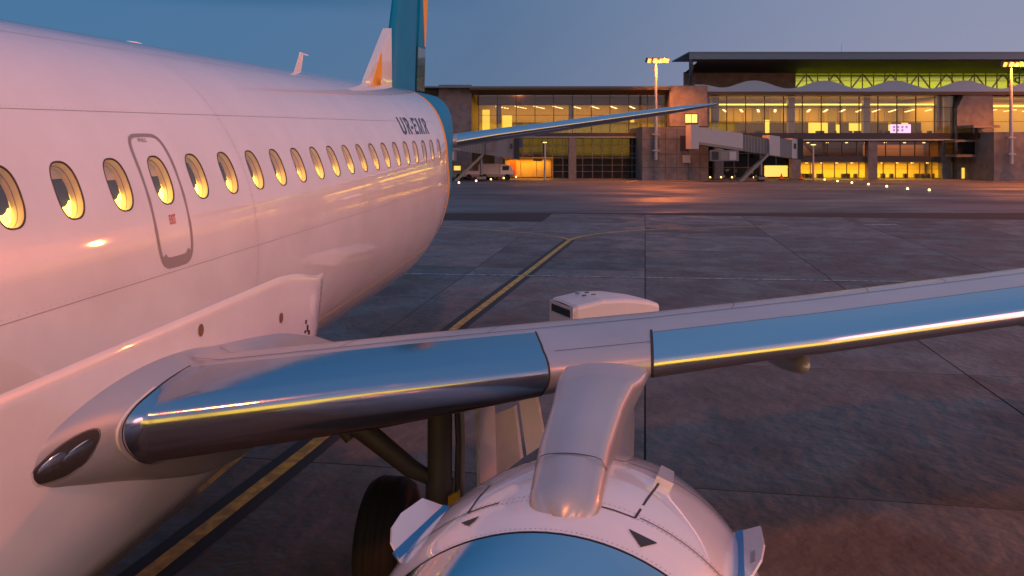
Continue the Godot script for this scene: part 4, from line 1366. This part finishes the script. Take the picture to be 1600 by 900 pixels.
# white ground-support unit half hidden behind the wing
func make_van() -> void:
	var t := thing("ground_power_unit", "white low service unit with a dark front opening, behind the wing", "service vehicle", Vector3(1.15, 0, -18.3))
	t.rotation.y = 0.42
	t.scale = Vector3(0.72, 0.58, 0.62)
	var rows := []
	for s in [[0.0, 0.94, 1.40, 0.0], [0.10, 1.0, 1.47, 0.0], [1.0, 1.0, 1.62, 0.0], [1.8, 0.98, 1.58, 0.05], [2.7, 0.80, 1.40, 0.15], [3.3, 0.62, 1.18, 0.2]]:
		var row := PackedVector3Array()
		var hw: float = s[1]
		for p in [[-hw, 0.45], [-hw, s[2] - 0.16], [-hw + 0.03, s[2] - 0.06], [-hw + 0.12, s[2] - 0.01], [0, s[2] + 0.02], [hw - 0.12, s[2] - 0.01], [hw - 0.03, s[2] - 0.06], [hw, s[2] - 0.16], [hw, 0.45], [-hw, 0.45]]:
			row.append(Vector3(s[0], p[1], p[0]))
		rows.append(row)
	part(t, "body", sheet(rows, false), M.truck_white)
	part(t, "front_panel", box(Vector3(-0.05, 0.45, -0.93), Vector3(-0.002, 1.37, 0.93)), M.truck_white)
	part(t, "grille", box(Vector3(-0.07, 0.98, -0.72), Vector3(-0.052, 1.26, 0.72)), M.dark)
	for k in 4: part(t, "roof_latch", box(Vector3(0.7 + 0.35 * (k % 2), 1.63, -0.5 + 0.5 * (k / 2)), Vector3(0.84 + 0.35 * (k % 2), 1.66, -0.44 + 0.5 * (k / 2))), M.dark)
	part(t, "drawbar", tube([Vector3(3.2, 0.80, 0), Vector3(4.0, 0.55, 0.1)], [0.08, 0.06], 12), M.truck_white)
	part(t, "chassis", box(Vector3(0.1, 0.35, -0.8), Vector3(3.2, 0.5, 0.8)), M.steel)
	for x in [0.7, 2.5]:
		for z in [-0.8, 0.8]:
			var w := part(t, "wheel", tyre_mesh(0.36, 0.24), M.rubber)
			w.position = Vector3(x, 0.36, z)
			w.rotation.y = PI * 0.5

func make_tractors() -> void:
	var specs := [[700, 0.0, "dark baggage tractor with a lit amber cab under the grey air bridge", true], [748, 0.25, "low pale service truck parked beside the lit kiosk", false], [775, 0.0, "pale box van parked against the terminal wing", false]]
	for s in specs:
		var t := thing("service_truck", s[2], "vehicle", Vector3(ex(s[0]) * 0.96, 0, FRONT * 0.96))
		t.rotation.y = s[1]
		part(t, "chassis", box(Vector3(-2.4, 0.45, -1.0), Vector3(2.4, 0.8, 1.0)), M.steel)
		part(t, "cab", plate([Vector3(0.6, 0.8, 1.0), Vector3(2.4, 0.8, 1.0), Vector3(2.35, 1.4, 1.0), Vector3(1.9, 2.1, 1.0), Vector3(0.6, 2.1, 1.0)], Vector3(0, 0, -2.0)), M.bridge_grey if s[3] else M.truck_white)
		part(t, "load_bed", box(Vector3(-2.4, 0.8, -1.0), Vector3(0.5, 1.25 if s[0] < 770 else 2.2, 1.0)), M.bridge_grey if s[3] else M.bridge_white)
		part(t, "cab_window", box(Vector3(0.9, 1.35, 1.0), Vector3(1.8, 1.95, 1.02)), M.shop if s[3] else M.dark)
		for x in [-1.6, 1.6]:
			for z in [-0.95, 0.95]:
				var w := part(t, "wheel", tyre_mesh(0.42, 0.28), M.rubber)
				w.position = Vector3(x, 0.42, z)
				w.rotation.y = PI * 0.5

# the lit concourse behind the stand, which the polished leading edges mirror
func make_concourse() -> void:
	var c := thing("concourse", "long lit concourse behind the stand, seen only as a mirrored yellow line", "building", Vector3(0, 0, 38))
	part(c, "wall", box(Vector3(-75, 0, 0.5), Vector3(75, 13.2, 14)), M.concrete)
	part(c, "roof", box(Vector3(-76, 13.2, -1.5), Vector3(76, 13.8, 15)), M.fascia)
	part(c, "sill", box(Vector3(-75, 0, 0.0), Vector3(75, 1.9, 0.5)), M.concrete)
	for k in 50:
		for y in [2.0, 5.6, 9.2]: part(c, "lit_pane", box(Vector3(-74.8 + k * 3, y, 0.42), Vector3(-72.05 + k * 3, y + 3.45, 0.48)), M.concourse_pane)
		part(c, "mullion", box(Vector3(-72.0 + k * 3, 4.6, 0.2), Vector3(-71.85 + k * 3, 13.1, 0.5)), M.mullion)

func _ready() -> void:
	rng.seed = 20240
	make_view()
	make_materials()
	make_apron()
	make_terminal()
	make_airliner()
	make_lights()
	make_concourse()
	make_small_things()
